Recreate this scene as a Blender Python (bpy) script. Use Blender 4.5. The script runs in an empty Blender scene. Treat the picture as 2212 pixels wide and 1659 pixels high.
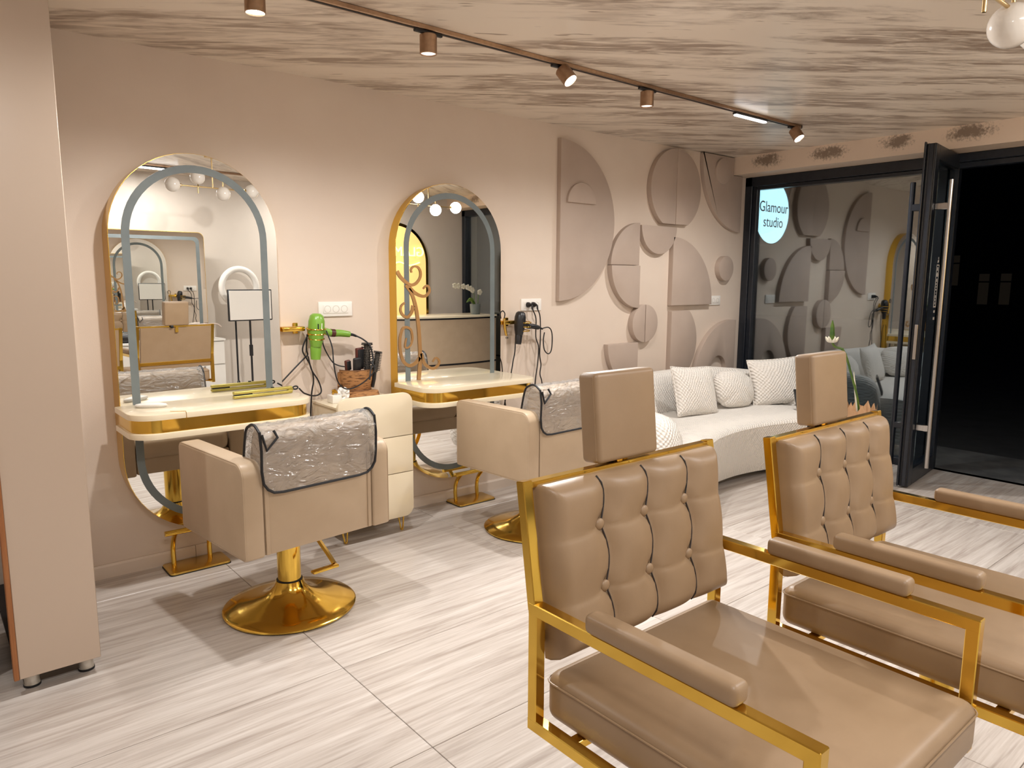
import bpy, bmesh, math, random
from mathutils import Vector, Matrix
random.seed(7)
PI = math.pi
SC = bpy.context.scene
COL = SC.collection

# ------------------------------------------------------------------ camera
cam = bpy.data.objects.new('camera', bpy.data.cameras.new('camera'))
COL.objects.link(cam)
r_ = Vector((0.7679253, -0.6405146, 0.0056314))
u_ = Vector((0.0875547, 0.1136720, 0.9896529))
f_ = Vector((0.6345273, 0.7594864, -0.1433717))
mw = Matrix.Identity(4)
for i in range(3):
    mw[i][0] = r_[i]; mw[i][1] = u_[i]; mw[i][2] = -f_[i]
mw[0][3], mw[1][3], mw[2][3] = 0.0, -3.82716, 1.445
cam.matrix_world = mw
cam.data.sensor_width = 36.0
cam.data.lens = 1566.72 / 2212 * 36.0
cam.data.clip_start = 0.05
SC.camera = cam

# ------------------------------------------------------------------ world (night outside)
W = bpy.data.worlds.new('night'); SC.world = W
W.use_nodes = True
W.node_tree.nodes['Background'].inputs[0].default_value = (0.0016, 0.003, 0.007, 1)
W.node_tree.nodes['Background'].inputs[1].default_value = 0.6

# ------------------------------------------------------------------ exposure
SC.view_settings.view_transform = 'Standard'
SC.view_settings.look = 'None'
SC.view_settings.gamma = 1.0
SC.view_settings.use_curve_mapping = False
SC.view_settings.exposure = 0.12
SC.cycles.max_bounces = 7; SC.cycles.diffuse_bounces = 3; SC.cycles.glossy_bounces = 5; SC.cycles.transparent_max_bounces = 8
SC.cycles.caustics_refractive = False
LAMP_WHITE = (1.0, 0.985, 0.965)

# ------------------------------------------------------------------ materials
def srgb(r, g, b):
    f = lambda c: (c / 255 / 12.92) if c / 255 <= 0.04045 else ((c / 255 + 0.055) / 1.055) ** 2.4
    return (f(r), f(g), f(b), 1)

def base_mat(name, col, rough=0.5, metal=0.0, coat=0.0, spec=0.5, sheen=0.0):
    m = bpy.data.materials.new(name); m.use_nodes = True
    b = m.node_tree.nodes['Principled BSDF']
    b.inputs['Base Color'].default_value = col
    b.inputs['Roughness'].default_value = rough
    b.inputs['Metallic'].default_value = metal
    b.inputs['Coat Weight'].default_value = coat
    b.inputs['Specular IOR Level'].default_value = spec
    b.inputs['Sheen Weight'].default_value = sheen
    return m

def N(m, t, **kw):
    n = m.node_tree.nodes.new(t)
    for k, v in kw.items(): setattr(n, k, v)
    return n

def LK(m, a, b): m.node_tree.links.new(a, b)

def noise_mat(name, c1, c2, rough=0.5, scale=8, detail=4, mapscale=(1, 1, 1), bump=0.0, bscale=60, metal=0.0, coat=0.0,
              lo=0.35, hi=0.65, rot=(0, 0, 0), bdist=0.002, spec=0.5, sheen=0.0):
    """two-tone noise colour plus fine bump"""
    m = base_mat(name, c1, rough, metal, coat, spec, sheen)
    b = m.node_tree.nodes['Principled BSDF']
    tc = N(m, 'ShaderNodeTexCoord'); mp = N(m, 'ShaderNodeMapping')
    mp.inputs['Scale'].default_value = mapscale; mp.inputs['Rotation'].default_value = rot
    LK(m, tc.outputs['Object'], mp.inputs['Vector'])
    n = N(m, 'ShaderNodeTexNoise'); n.inputs['Scale'].default_value = scale; n.inputs['Detail'].default_value = detail
    LK(m, mp.outputs[0], n.inputs['Vector'])
    cr = N(m, 'ShaderNodeValToRGB')
    cr.color_ramp.elements[0].position = lo; cr.color_ramp.elements[0].color = c1
    cr.color_ramp.elements[1].position = hi; cr.color_ramp.elements[1].color = c2
    LK(m, n.outputs['Fac'], cr.inputs['Fac']); LK(m, cr.outputs['Color'], b.inputs['Base Color'])
    if bump:
        n2 = N(m, 'ShaderNodeTexNoise'); n2.inputs['Scale'].default_value = bscale; n2.inputs['Detail'].default_value = 3
        LK(m, mp.outputs[0], n2.inputs['Vector'])
        bp = N(m, 'ShaderNodeBump'); bp.inputs['Strength'].default_value = bump; bp.inputs['Distance'].default_value = bdist
        LK(m, n2.outputs['Fac'], bp.inputs['Height']); LK(m, bp.outputs[0], b.inputs['Normal'])
    return m

M = {}
M['wall'] = noise_mat('wall_paint', srgb(221, 204, 188), srgb(218, 200, 184), 0.55, 3, 3, bump=0.15, bscale=180)
M['backwall'] = noise_mat('back_wall_paint', srgb(210, 199, 187), srgb(206, 195, 183), 0.6, 3, 3, bump=0.15, bscale=180)
M['skirting'] = base_mat('skirting_paint', srgb(222, 206, 191), 0.4)
M['gold'] = noise_mat('polished_gold', (0.80, 0.53, 0.10, 1), (0.77, 0.50, 0.09, 1), 0.12, 5, 2, metal=1.0)
M['goldsatin'] = noise_mat('satin_gold', (0.76, 0.52, 0.13, 1), (0.72, 0.48, 0.12, 1), 0.26, 20, 3, metal=1.0)
M['brass'] = base_mat('brushed_brass', (0.62, 0.45, 0.22, 1), 0.3, 1.0)
M['bronze'] = noise_mat('rose_bronze', (0.40, 0.27, 0.18, 1), (0.46, 0.31, 0.21, 1), 0.35, 60, 2, metal=1.0)
M['black'] = noise_mat('black_plastic', (0.012, 0.012, 0.014, 1), (0.018, 0.018, 0.02, 1), 0.35, 40, 2)
M['rubber'] = base_mat('black_rubber', (0.006, 0.006, 0.008, 1), 0.55)
M['blackmetal'] = noise_mat('black_metal', (0.010, 0.013, 0.02, 1), (0.014, 0.018, 0.026, 1), 0.32, 30, 2, bump=0.05, bscale=400)
M['steel'] = noise_mat('brushed_steel', (0.52, 0.51, 0.50, 1), (0.45, 0.44, 0.43, 1), 0.25, 80, 2, metal=1.0, mapscale=(1, 1, 0.05))
M['leather'] = noise_mat('taupe_leather', srgb(153, 127, 99), srgb(147, 121, 93), 0.42, 9, 4, bump=0.12, bscale=420, bdist=0.0008)
M['stylist'] = noise_mat('beige_leather', srgb(189, 166, 139), srgb(184, 161, 134), 0.40, 9, 4, bump=0.12, bscale=420, bdist=0.0008)
M['cream'] = noise_mat('cream_lacquer', srgb(238, 224, 196), srgb(234, 219, 190), 0.22, 4, 2, coat=0.3)
M['white'] = noise_mat('white_lacquer', srgb(236, 232, 226), srgb(230, 226, 219), 0.3, 4, 2)
M['plastic'] = base_mat('white_plastic', srgb(238, 232, 224), 0.3)
M['socket'] = base_mat('socket_grey', srgb(196, 188, 176), 0.4)
M['taupe'] = noise_mat('taupe_panel', srgb(186, 167, 153), srgb(180, 161, 147), 0.6, 4, 3, bump=0.1, bscale=250)
M['stripgrey'] = noise_mat('frosted_grey', srgb(112, 120, 120), srgb(105, 113, 114), 0.35, 10, 2)
M['mirror'] = noise_mat('mirror_glass', (0.86, 0.87, 0.85, 1), (0.87, 0.87, 0.86, 1), 0.0, 1, 1, metal=1.0)
M['green'] = noise_mat('green_plastic', srgb(122, 168, 60), srgb(112, 158, 52), 0.3, 8, 2, coat=0.2)
M['olivegold'] = noise_mat('champagne_gold', (0.55, 0.47, 0.13, 1), (0.50, 0.42, 0.11, 1), 0.3, 20, 2, metal=0.7)
M['copper'] = noise_mat('copper_acrylic', (0.42, 0.24, 0.10, 1), (0.46, 0.27, 0.12, 1), 0.3, 10, 2, metal=0.55)
M['wood'] = noise_mat('oak_edge', srgb(178, 118, 70), srgb(150, 92, 50), 0.45, 6, 6, mapscale=(6, 6, 0.4), bump=0.1)
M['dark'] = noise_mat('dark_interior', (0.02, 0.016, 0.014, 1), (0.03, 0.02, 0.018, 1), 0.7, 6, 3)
M['brushred'] = noise_mat('red_brown_plastic', srgb(88, 40, 34), srgb(70, 30, 26), 0.35, 8, 2)
M['bristle'] = noise_mat('bristle', (0.02, 0.018, 0.016, 1), (0.12, 0.1, 0.08, 1), 0.6, 200, 2)
M['stem'] = noise_mat('plant_green', srgb(96, 120, 40), srgb(58, 92, 36), 0.4, 20, 3)
M['petal'] = noise_mat('petal_white', srgb(232, 228, 214), srgb(222, 214, 190), 0.5, 20, 3)
M['paper'] = noise_mat('kraft_paper', srgb(214, 172, 132), srgb(196, 152, 112), 0.7, 12, 4, bump=0.3)
M['silver'] = base_mat('silver_feet', srgb(206, 200, 190), 0.3, 0.6)
M['pavestone'] = noise_mat('grey_paving', srgb(92, 92, 92), srgb(70, 71, 72), 0.8, 5, 8, bump=0.4, bscale=30)
M['asphalt'] = noise_mat('dark_ground', (0.02, 0.02, 0.022, 1), (0.03, 0.03, 0.032, 1), 0.9, 5, 4)
M['farwall'] = noise_mat('far_facade', (0.05, 0.045, 0.04, 1), (0.06, 0.052, 0.045, 1), 0.9, 2, 3)
M['ink'] = base_mat('black_ink', (0.01, 0.01, 0.012, 1), 0.5)
M['whiteink'] = base_mat('white_ink', srgb(225, 215, 205), 0.5)
M['wicker0'] = base_mat('wicker_dark', srgb(110, 72, 40), 0.7)

def emis(name, col, s):
    m = bpy.data.materials.new(name); m.use_nodes = True
    b = m.node_tree.nodes['Principled BSDF']
    b.inputs['Base Color'].default_value = (*col, 1)
    b.inputs['Emission Color'].default_value = (*col, 1)
    b.inputs['Emission Strength'].default_value = s
    return m
M['lens'] = emis('lamp_lens', (1, 0.96, 0.9), 14)
M['lensdim'] = emis('lamp_lens_dim', (1, 0.93, 0.85), 1.2)
M['linear'] = emis('linear_diffuser', (0.95, 0.97, 1.0), 10)
M['globe_on'] = emis('lit_opal_globe', (1, 0.97, 0.93), 11)
M['signface'] = emis('sign_face', (0.50, 0.86, 1.0), 2.2)
M['neon'] = emis('neon_tube', (1.0, 0.86, 0.25), 3.0)
M['archglow'] = emis('arch_panel', (1.0, 0.62, 0.22), 0.75)
M['farwin'] = emis('far_window', (0.5, 0.38, 0.25), 0.010)
M['globe'] = noise_mat('opal_glass', srgb(226, 218, 208), srgb(222, 213, 203), 0.15, 4, 2, coat=0.3)

def glass_mat(name, fac, tint=(0.93, 0.96, 0.95, 1)):
    m = bpy.data.materials.new(name); m.use_nodes = True
    nt = m.node_tree; nt.nodes.remove(nt.nodes['Principled BSDF'])
    out = nt.nodes['Material Output']
    g = N(m, 'ShaderNodeBsdfGlossy'); g.inputs['Roughness'].default_value = 0.0
    g.inputs['Color'].default_value = (0.76, 0.83, 0.89, 1)
    t = N(m, 'ShaderNodeBsdfTransparent'); t.inputs['Color'].default_value = tint
    mx = N(m, 'ShaderNodeMixShader'); mx.inputs[0].default_value = fac
    LK(m, t.outputs[0], mx.inputs[1]); LK(m, g.outputs[0], mx.inputs[2]); LK(m, mx.outputs[0], out.inputs[0])
    return m
M['glass'] = glass_mat('window_glass', 0.30)
M['doorglass'] = glass_mat('door_glass', 0.10, (0.6, 0.65, 0.68, 1))

def vinyl_mat():
    m = bpy.data.materials.new('clear_vinyl'); m.use_nodes = True
    nt = m.node_tree; nt.nodes.remove(nt.nodes['Principled BSDF']); out = nt.nodes['Material Output']
    g = N(m, 'ShaderNodeBsdfGlossy'); g.inputs['Roughness'].default_value = 0.12
    t = N(m, 'ShaderNodeBsdfTransparent'); t.inputs['Color'].default_value = (0.995, 0.995, 0.995, 1)
    mx = N(m, 'ShaderNodeMixShader')
    lw = N(m, 'ShaderNodeFresnel'); lw.inputs['IOR'].default_value = 1.6
    mt = N(m, 'ShaderNodeMath', operation='MULTIPLY_ADD'); mt.inputs[1].default_value = 0.7; mt.inputs[2].default_value = 0.01
    LK(m, lw.outputs[0], mt.inputs[0])
    tc = N(m, 'ShaderNodeTexCoord'); mp = N(m, 'ShaderNodeMapping'); mp.inputs['Scale'].default_value = (1, 1, 2.2)
    n = N(m, 'ShaderNodeTexNoise'); n.inputs['Scale'].default_value = 9; n.inputs['Detail'].default_value = 3; n.inputs['Distortion'].default_value = 2.4
    LK(m, tc.outputs['Object'], mp.inputs[0]); LK(m, mp.outputs[0], n.inputs['Vector'])
    bp = N(m, 'ShaderNodeBump'); bp.inputs['Strength'].default_value = 1.0; bp.inputs['Distance'].default_value = 0.03
    LK(m, n.outputs['Fac'], bp.inputs['Height']); LK(m, bp.outputs[0], g.inputs['Normal']); LK(m, bp.outputs[0], lw.inputs['Normal'])
    df = N(m, 'ShaderNodeBsdfDiffuse'); df.inputs['Color'].default_value = (0.9, 0.88, 0.86, 1); LK(m, bp.outputs[0], df.inputs['Normal'])
    m0 = N(m, 'ShaderNodeMixShader'); m0.inputs[0].default_value = 0.20
    LK(m, t.outputs[0], m0.inputs[1]); LK(m, df.outputs[0], m0.inputs[2])
    LK(m, mt.outputs[0], mx.inputs[0]); LK(m, m0.outputs[0], mx.inputs[1]); LK(m, g.outputs[0], mx.inputs[2]); LK(m, mx.outputs[0], out.inputs[0])
    return m
M['vinyl'] = vinyl_mat()

def floor_mat():
    m = base_mat('wood_look_tile', srgb(214, 202, 190), 0.26, coat=0.0, spec=0.5)
    b = m.node_tree.nodes['Principled BSDF']
    tc = N(m, 'ShaderNodeTexCoord'); oi = N(m, 'ShaderNodeObjectInfo')
    cb = N(m, 'ShaderNodeCombineXYZ')
    mul = N(m, 'ShaderNodeMath', operation='MULTIPLY'); mul.inputs[1].default_value = 37.0
    LK(m, oi.outputs['Random'], mul.inputs[0]); LK(m, mul.outputs[0], cb.inputs[0]); LK(m, mul.outputs[0], cb.inputs[1])
    ad = N(m, 'ShaderNodeVectorMath', operation='ADD'); LK(m, tc.outputs['Object'], ad.inputs[0]); LK(m, cb.outputs[0], ad.inputs[1])
    mp = N(m, 'ShaderNodeMapping'); mp.inputs['Scale'].default_value = (0.7, 9.5, 1); LK(m, ad.outputs[0], mp.inputs[0])
    n1 = N(m, 'ShaderNodeTexNoise'); n1.inputs['Scale'].default_value = 2.2; n1.inputs['Detail'].default_value = 9
    n1.inputs['Roughness'].default_value = 0.62; n1.inputs['Distortion'].default_value = 0.35
    LK(m, mp.outputs[0], n1.inputs['Vector'])
    cr = N(m, 'ShaderNodeValToRGB'); e = cr.color_ramp.elements
    e[0].position = 0.30; e[0].color = srgb(168, 156, 147)
    e[1].position = 0.68; e[1].color = srgb(214, 206, 199)
    e2 = e.new(0.47); e2.color = srgb(196, 186, 178)
    LK(m, n1.outputs['Fac'], cr.inputs['Fac'])
    mp2 = N(m, 'ShaderNodeMapping'); mp2.inputs['Scale'].default_value = (1.6, 55, 1); LK(m, ad.outputs[0], mp2.inputs[0])
    n2 = N(m, 'ShaderNodeTexNoise'); n2.inputs['Scale'].default_value = 2.0; n2.inputs['Detail'].default_value = 6; n2.inputs['Distortion'].default_value = 0.6
    LK(m, mp2.outputs[0], n2.inputs['Vector'])
    cr2 = N(m, 'ShaderNodeValToRGB'); cr2.color_ramp.elements[0].position = 0.38; cr2.color_ramp.elements[0].color = (0.80, 0.77, 0.74, 1)
    cr2.color_ramp.elements[1].position = 0.6; cr2.color_ramp.elements[1].color = (1, 1, 1, 1)
    LK(m, n2.outputs['Fac'], cr2.inputs['Fac'])
    mx = N(m, 'ShaderNodeMix', data_type='RGBA', blend_type='MULTIPLY'); mx.inputs[0].default_value = 0.55
    LK(m, cr.outputs[0], mx.inputs[6]); LK(m, cr2.outputs[0], mx.inputs[7]); LK(m, mx.outputs[2], b.inputs['Base Color'])
    bp = N(m, 'ShaderNodeBump'); bp.inputs['Strength'].default_value = 0.15; bp.inputs['Distance'].default_value = 0.001
    LK(m, n2.outputs['Fac'], bp.inputs['Height']); LK(m, bp.outputs[0], b.inputs['Normal'])
    return m
M['tile'] = floor_mat()
M['grout'] = base_mat('grout', srgb(150, 136, 124), 0.8)

def ceil_mat():
    m = base_mat('marbled_paper', srgb(214, 198, 178), 0.33)
    b = m.node_tree.nodes['Principled BSDF']
    tc = N(m, 'ShaderNodeTexCoord')
    ro = N(m, 'ShaderNodeMapping'); ro.inputs['Rotation'].default_value = (0, 0, math.radians(37)); LK(m, tc.outputs['Object'], ro.inputs[0])
    mp = N(m, 'ShaderNodeMapping'); mp.inputs['Scale'].default_value = (0.45, 3.1, 1)
    LK(m, ro.outputs[0], mp.inputs[0])
    n1 = N(m, 'ShaderNodeTexNoise'); n1.inputs['Scale'].default_value = 1.7; n1.inputs['Detail'].default_value = 12; n1.inputs['Roughness'].default_value = 0.66; n1.inputs['Distortion'].default_value = 0.5
    LK(m, mp.outputs[0], n1.inputs['Vector'])
    cr = N(m, 'ShaderNodeValToRGB'); e = cr.color_ramp.elements
    e[0].position = 0.46; e[0].color = (0, 0, 0, 1); e[1].position = 0.58; e[1].color = (1, 1, 1, 1)
    LK(m, n1.outputs['Fac'], cr.inputs['Fac'])
    mp2 = N(m, 'ShaderNodeMapping'); mp2.inputs['Scale'].default_value = (2.2, 12, 1)
    LK(m, ro.outputs[0], mp2.inputs[0])
    n2 = N(m, 'ShaderNodeTexNoise'); n2.inputs['Scale'].default_value = 2.0; n2.inputs['Detail'].default_value = 8; n2.inputs['Distortion'].default_value = 1.0
    LK(m, mp2.outputs[0], n2.inputs['Vector'])
    cr2 = N(m, 'ShaderNodeValToRGB'); cr2.color_ramp.elements[0].position = 0.34; cr2.color_ramp.elements[1].position = 0.54
    LK(m, n2.outputs['Fac'], cr2.inputs['Fac'])
    mu = N(m, 'ShaderNodeMath', operation='MULTIPLY'); LK(m, cr.outputs[0], mu.inputs[0]); LK(m, cr2.outputs[0], mu.inputs[1])
    n3 = N(m, 'ShaderNodeTexNoise'); n3.inputs['Scale'].default_value = 11; n3.inputs['Detail'].default_value = 2; LK(m, mp.outputs[0], n3.inputs['Vector'])
    cr3 = N(m, 'ShaderNodeValToRGB'); cr3.color_ramp.elements[0].position = 0.70; cr3.color_ramp.elements[1].position = 0.74
    LK(m, n3.outputs['Fac'], cr3.inputs['Fac'])
    mxm = N(m, 'ShaderNodeMath', operation='MAXIMUM'); LK(m, mu.outputs[0], mxm.inputs[0]); LK(m, cr3.outputs[0], mxm.inputs[1])
    mx = N(m, 'ShaderNodeMix', data_type='RGBA'); mx.inputs[6].default_value = srgb(227, 214, 199); mx.inputs[7].default_value = srgb(138, 117, 100)
    m8 = N(m, 'ShaderNodeMath', operation='MULTIPLY'); m8.inputs[1].default_value = 0.85; LK(m, mxm.outputs[0], m8.inputs[0])
    LK(m, m8.outputs[0], mx.inputs[0]); LK(m, mx.outputs[2], b.inputs['Base Color'])
    bp = N(m, 'ShaderNodeBump'); bp.inputs['Strength'].default_value = 0.25; bp.inputs['Distance'].default_value = 0.003
    LK(m, n2.outputs['Fac'], bp.inputs['Height']); LK(m, bp.outputs[0], b.inputs['Normal'])
    return m
M['ceiling'] = ceil_mat()

def beam_mat():
    """cream paint with sponged grey-brown dabs along the beam"""
    m = base_mat('beam_paint', srgb(222, 196, 172), 0.5)
    b = m.node_tree.nodes['Principled BSDF']
    tc = N(m, 'ShaderNodeTexCoord')
    n = N(m, 'ShaderNodeTexNoise'); n.inputs['Scale'].default_value = 55; n.inputs['Detail'].default_value = 6; n.inputs['Roughness'].default_value = 0.7
    LK(m, tc.outputs['Object'], n.inputs['Vector'])
    nb = N(m, 'ShaderNodeTexNoise'); nb.inputs['Scale'].default_value = 12; nb.inputs['Detail'].default_value = 3
    LK(m, tc.outputs['Object'], nb.inputs['Vector'])
    prev = None
    for (y, z, ry) in ((-0.36, 2.445, 0.16), (-0.88, 2.44, 0.17), (-1.39, 2.455, 0.14), (-1.88, 2.455, 0.17), (-2.5, 2.44, 0.16), (-3.2, 2.45, 0.17), (-3.9, 2.44, 0.15)):
        mp = N(m, 'ShaderNodeMapping'); mp.inputs['Location'].default_value = (0, -y / ry, -z / 0.062); mp.inputs['Scale'].default_value = (0, 1 / ry, 1 / 0.062)
        LK(m, tc.outputs['Object'], mp.inputs[0])
        ln = N(m, 'ShaderNodeVectorMath', operation='LENGTH'); LK(m, mp.outputs[0], ln.inputs[0])
        s = N(m, 'ShaderNodeMath', operation='SUBTRACT'); s.inputs[0].default_value = 1.3; LK(m, ln.outputs['Value'], s.inputs[1]); s.use_clamp = True
        if prev is None: prev = s
        else:
            mm = N(m, 'ShaderNodeMath', operation='MAXIMUM'); LK(m, prev.outputs[0], mm.inputs[0]); LK(m, s.outputs[0], mm.inputs[1]); prev = mm
    m1 = N(m, 'ShaderNodeMath', operation='MULTIPLY'); LK(m, prev.outputs[0], m1.inputs[0]); LK(m, nb.outputs['Fac'], m1.inputs[1])
    ad = N(m, 'ShaderNodeMath', operation='MULTIPLY_ADD'); ad.inputs[1].default_value = 0.9; LK(m, m1.outputs[0], ad.inputs[0]); LK(m, n.outputs['Fac'], ad.inputs[2])
    cr = N(m, 'ShaderNodeValToRGB'); cr.color_ramp.elements[0].position = 0.66; cr.color_ramp.elements[1].position = 0.92
    LK(m, ad.outputs[0], cr.inputs['Fac'])
    mx = N(m, 'ShaderNodeMix', data_type='RGBA'); mx.inputs[6].default_value = srgb(224, 203, 183); mx.inputs[7].default_value = srgb(140, 122, 106)
    LK(m, cr.outputs[0], mx.inputs[0]); LK(m, mx.outputs[2], b.inputs['Base Color'])
    return m
M['beam'] = beam_mat()

def boucle_mat():
    m = base_mat('quilted_white', srgb(236, 229, 220), 0.75, sheen=0.2)
    b = m.node_tree.nodes['Principled BSDF']
    tc = N(m, 'ShaderNodeTexCoord')
    n = N(m, 'ShaderNodeTexNoise'); n.inputs['Scale'].default_value = 160; n.inputs['Detail'].default_value = 3
    LK(m, tc.outputs['Object'], n.inputs['Vector'])
    prev = n.outputs['Fac']
    for rz in (42, -42):
        mp = N(m, 'ShaderNodeMapping'); mp.inputs['Rotation'].default_value = (math.radians(rz), math.radians(rz * 0.7), 0.5)
        LK(m, tc.outputs['Object'], mp.inputs[0])
        w = N(m, 'ShaderNodeTexWave'); w.inputs['Scale'].default_value = 17; w.inputs['Distortion'].default_value = 2.2; w.inputs['Detail'].default_value = 2
        LK(m, mp.outputs[0], w.inputs['Vector'])
        a = N(m, 'ShaderNodeMath', operation='ADD'); LK(m, prev, a.inputs[0]); LK(m, w.outputs['Fac'], a.inputs[1]); prev = a.outputs[0]
    bp = N(m, 'ShaderNodeBump'); bp.inputs['Strength'].default_value = 0.8; bp.inputs['Distance'].default_value = 0.005
    LK(m, prev, bp.inputs['Height']); LK(m, bp.outputs[0], b.inputs['Normal'])
    return m
M['boucle'] = boucle_mat()
M['wicker'] = noise_mat('woven_brown', srgb(176, 126, 78), srgb(96, 60, 32), 0.7, 9, 5, mapscale=(3, 3, 14), bump=0.5, bscale=30, lo=0.5, hi=0.66)

# ------------------------------------------------------------------ mesh helpers
def merge(dst, src):
    vm = {}
    for v in src.verts: vm[v] = dst.verts.new(v.co)
    for f in src.faces:
        try: dst.faces.new([vm[v] for v in f.verts])
        except ValueError: pass
    src.free()

def box(bm, c, s, r=0.0, seg=2, rot=None):
    """box centred at c, size s, edges rounded by r"""
    t = bmesh.new(); bmesh.ops.create_cube(t, size=1)
    for v in t.verts: v.co = Vector((v.co.x * s[0], v.co.y * s[1], v.co.z * s[2]))
    if r > 0:
        bmesh.ops.bevel(t, geom=list(t.edges), offset=min(r, min(s) * 0.49), segments=seg, profile=0.5, affect='EDGES')
    if rot is not None:
        for v in t.verts: v.co = rot @ v.co
    for v in t.verts: v.co += Vector(c)
    merge(bm, t)
    return bm

def catmull(pts, n=6, closed=False):
    P = [Vector(p) for p in pts]; out = []; L = len(P)
    rng = range(L) if closed else range(L - 1)
    for i in rng:
        if closed: p0, p1, p2, p3 = P[i - 1], P[i], P[(i + 1) % L], P[(i + 2) % L]
        else: p0, p1, p2, p3 = P[max(i - 1, 0)], P[i], P[i + 1], P[min(i + 2, L - 1)]
        for k in range(n):
            t = k / n
            out.append(0.5 * ((2 * p1) + (p2 - p0) * t + (2 * p0 - 5 * p1 + 4 * p2 - p3) * t * t + (3 * p1 - p0 - 3 * p2 + p3) * t ** 3))
    if not closed: out.append(P[-1])
    return out

def tube(bm, pts, r, n=8, closed=False, caps=True, sq=None):
    """tube along pts, r number or list; sq=(a,b) makes a rectangular section"""
    P = [Vector(p) for p in pts]; L = len(P)
    R = r if isinstance(r, (list, tuple)) else [r] * L
    rings = []; up = None
    for i in range(L):
        if closed: d = P[(i + 1) % L] - P[i - 1]
        else: d = P[min(i + 1, L - 1)] - P[max(i - 1, 0)]
        d.normalize()
        if up is None:
            up = Vector((0, 0, 1)) if abs(d.z) < 0.9 else Vector((0, 1, 0))
        up = (up - d * up.dot(d))
        if up.length < 1e-6: up = d.orthogonal()
        up.normalize(); s = d.cross(up)
        if sq:
            ring = [bm.verts.new(P[i] + s * (a * sq[0] / 2) + up * (b * sq[1] / 2)) for a, b in ((-1, -1), (1, -1), (1, 1), (-1, 1))]
        else:
            ring = [bm.verts.new(P[i] + (s * math.cos(2 * PI * k / n) + up * math.sin(2 * PI * k / n)) * R[i]) for k in range(n)]
        rings.append(ring)
    m = len(rings[0])
    for i in range(L if closed else L - 1):
        a, b = rings[i], rings[(i + 1) % L]
        for k in range(m): bm.faces.new((a[k], a[(k + 1) % m], b[(k + 1) % m], b[k]))
    if caps and not closed:
        bm.faces.new(rings[0][::-1]); bm.faces.new(rings[-1])
    return bm

def lathe(bm, prof, n=40, c=(0, 0, 0), mat=None, sx=1.0, sy=1.0):
    """revolve (r,z) profile about z, through c; mat optional matrix; sx, sy squash it"""
    rings = []
    for r, z in prof:
        if r < 1e-5: ring = [bm.verts.new((0, 0, z))]
        else: ring = [bm.verts.new((r * sx * math.cos(2 * PI * k / n), r * sy * math.sin(2 * PI * k / n), z)) for k in range(n)]
        rings.append(ring)
    for a, b in zip(rings, rings[1:]):
        for k in range(n):
            k2 = (k + 1) % n
            if len(a) == 1 and len(b) == 1: continue
            if len(a) == 1: bm.faces.new((a[0], b[k2], b[k]))
            elif len(b) == 1: bm.faces.new((a[k], a[k2], b[0]))
            else: bm.faces.new((a[k], a[k2], b[k2], b[k]))
    for ring in rings:
        for v in ring:
            if mat is not None: v.co = mat @ v.co
            v.co += Vector(c)
    return bm

def prism(bm, out2, d0, d1, plane='xz', bev=0.0):
    """extrude a 2D outline: plane xz -> along y, plane xy -> along z, plane yz -> along x"""
    t = bmesh.new()
    def P(a, b, d): return {'xz': (a, d, b), 'xy': (a, b, d), 'yz': (d, a, b)}[plane]
    A = [t.verts.new(P(a, b, d0)) for a, b in out2]; B = [t.verts.new(P(a, b, d1)) for a, b in out2]
    n = len(out2)
    fa = t.faces.new(A); fb = t.faces.new(B[::-1])
    for i in range(n): t.faces.new((A[i], B[i], B[(i + 1) % n], A[(i + 1) % n]))
    bmesh.ops.recalc_face_normals(t, faces=list(t.faces))
    if bev > 0:
        bmesh.ops.bevel(t, geom=list(fb.edges), offset=bev, segments=2, profile=0.5, affect='EDGES')
    merge(bm, t)
    return bm

def band(bm, outer, inner, d0, d1, plane='xz'):
    """flat ring between two matching outlines, extruded"""
    def P(a, b, d): return {'xz': (a, d, b), 'xy': (a, b, d), 'yz': (d, a, b)}[plane]
    n = len(outer)
    V = [[bm.verts.new(P(*o[i], d)) for i in range(n)] for o, d in ((outer, d0), (outer, d1), (inner, d1), (inner, d0))]
    for q in range(4):
        a, b = V[q], V[(q + 1) % 4]
        for i in range(n): bm.faces.new((a[i], a[(i + 1) % n], b[(i + 1) % n], b[i]))
    return bm

def arc(cx, cz, r, a0, a1, n=24):
    return [(cx + r * math.cos(math.radians(a0 + (a1 - a0) * i / n)), cz + r * math.sin(math.radians(a0 + (a1 - a0) * i / n))) for i in range(n + 1)]

def stadium(cx, z0, z1, hw, n=28):
    return arc(cx, z1 - hw, hw, 0, 180, n) + arc(cx, z0 + hw, hw, 180, 360, n)

def rrect(x0, z0, x1, z1, r, n=6):
    return arc(x1 - r, z1 - r, r, 0, 90, n) + arc(x0 + r, z1 - r, r, 90, 180, n) + arc(x0 + r, z0 + r, r, 180, 270, n) + arc(x1 - r, z0 + r, r, 270, 360, n)

def sphere(bm, c, r, n=20, sc=(1, 1, 1)):
    t = bmesh.new(); bmesh.ops.create_uvsphere(t, u_segments=n, v_segments=max(6, n // 2), radius=r)
    for v in t.verts: v.co = Vector((v.co.x * sc[0], v.co.y * sc[1], v.co.z * sc[2])) + Vector(c)
    merge(bm, t)
    return bm

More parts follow.
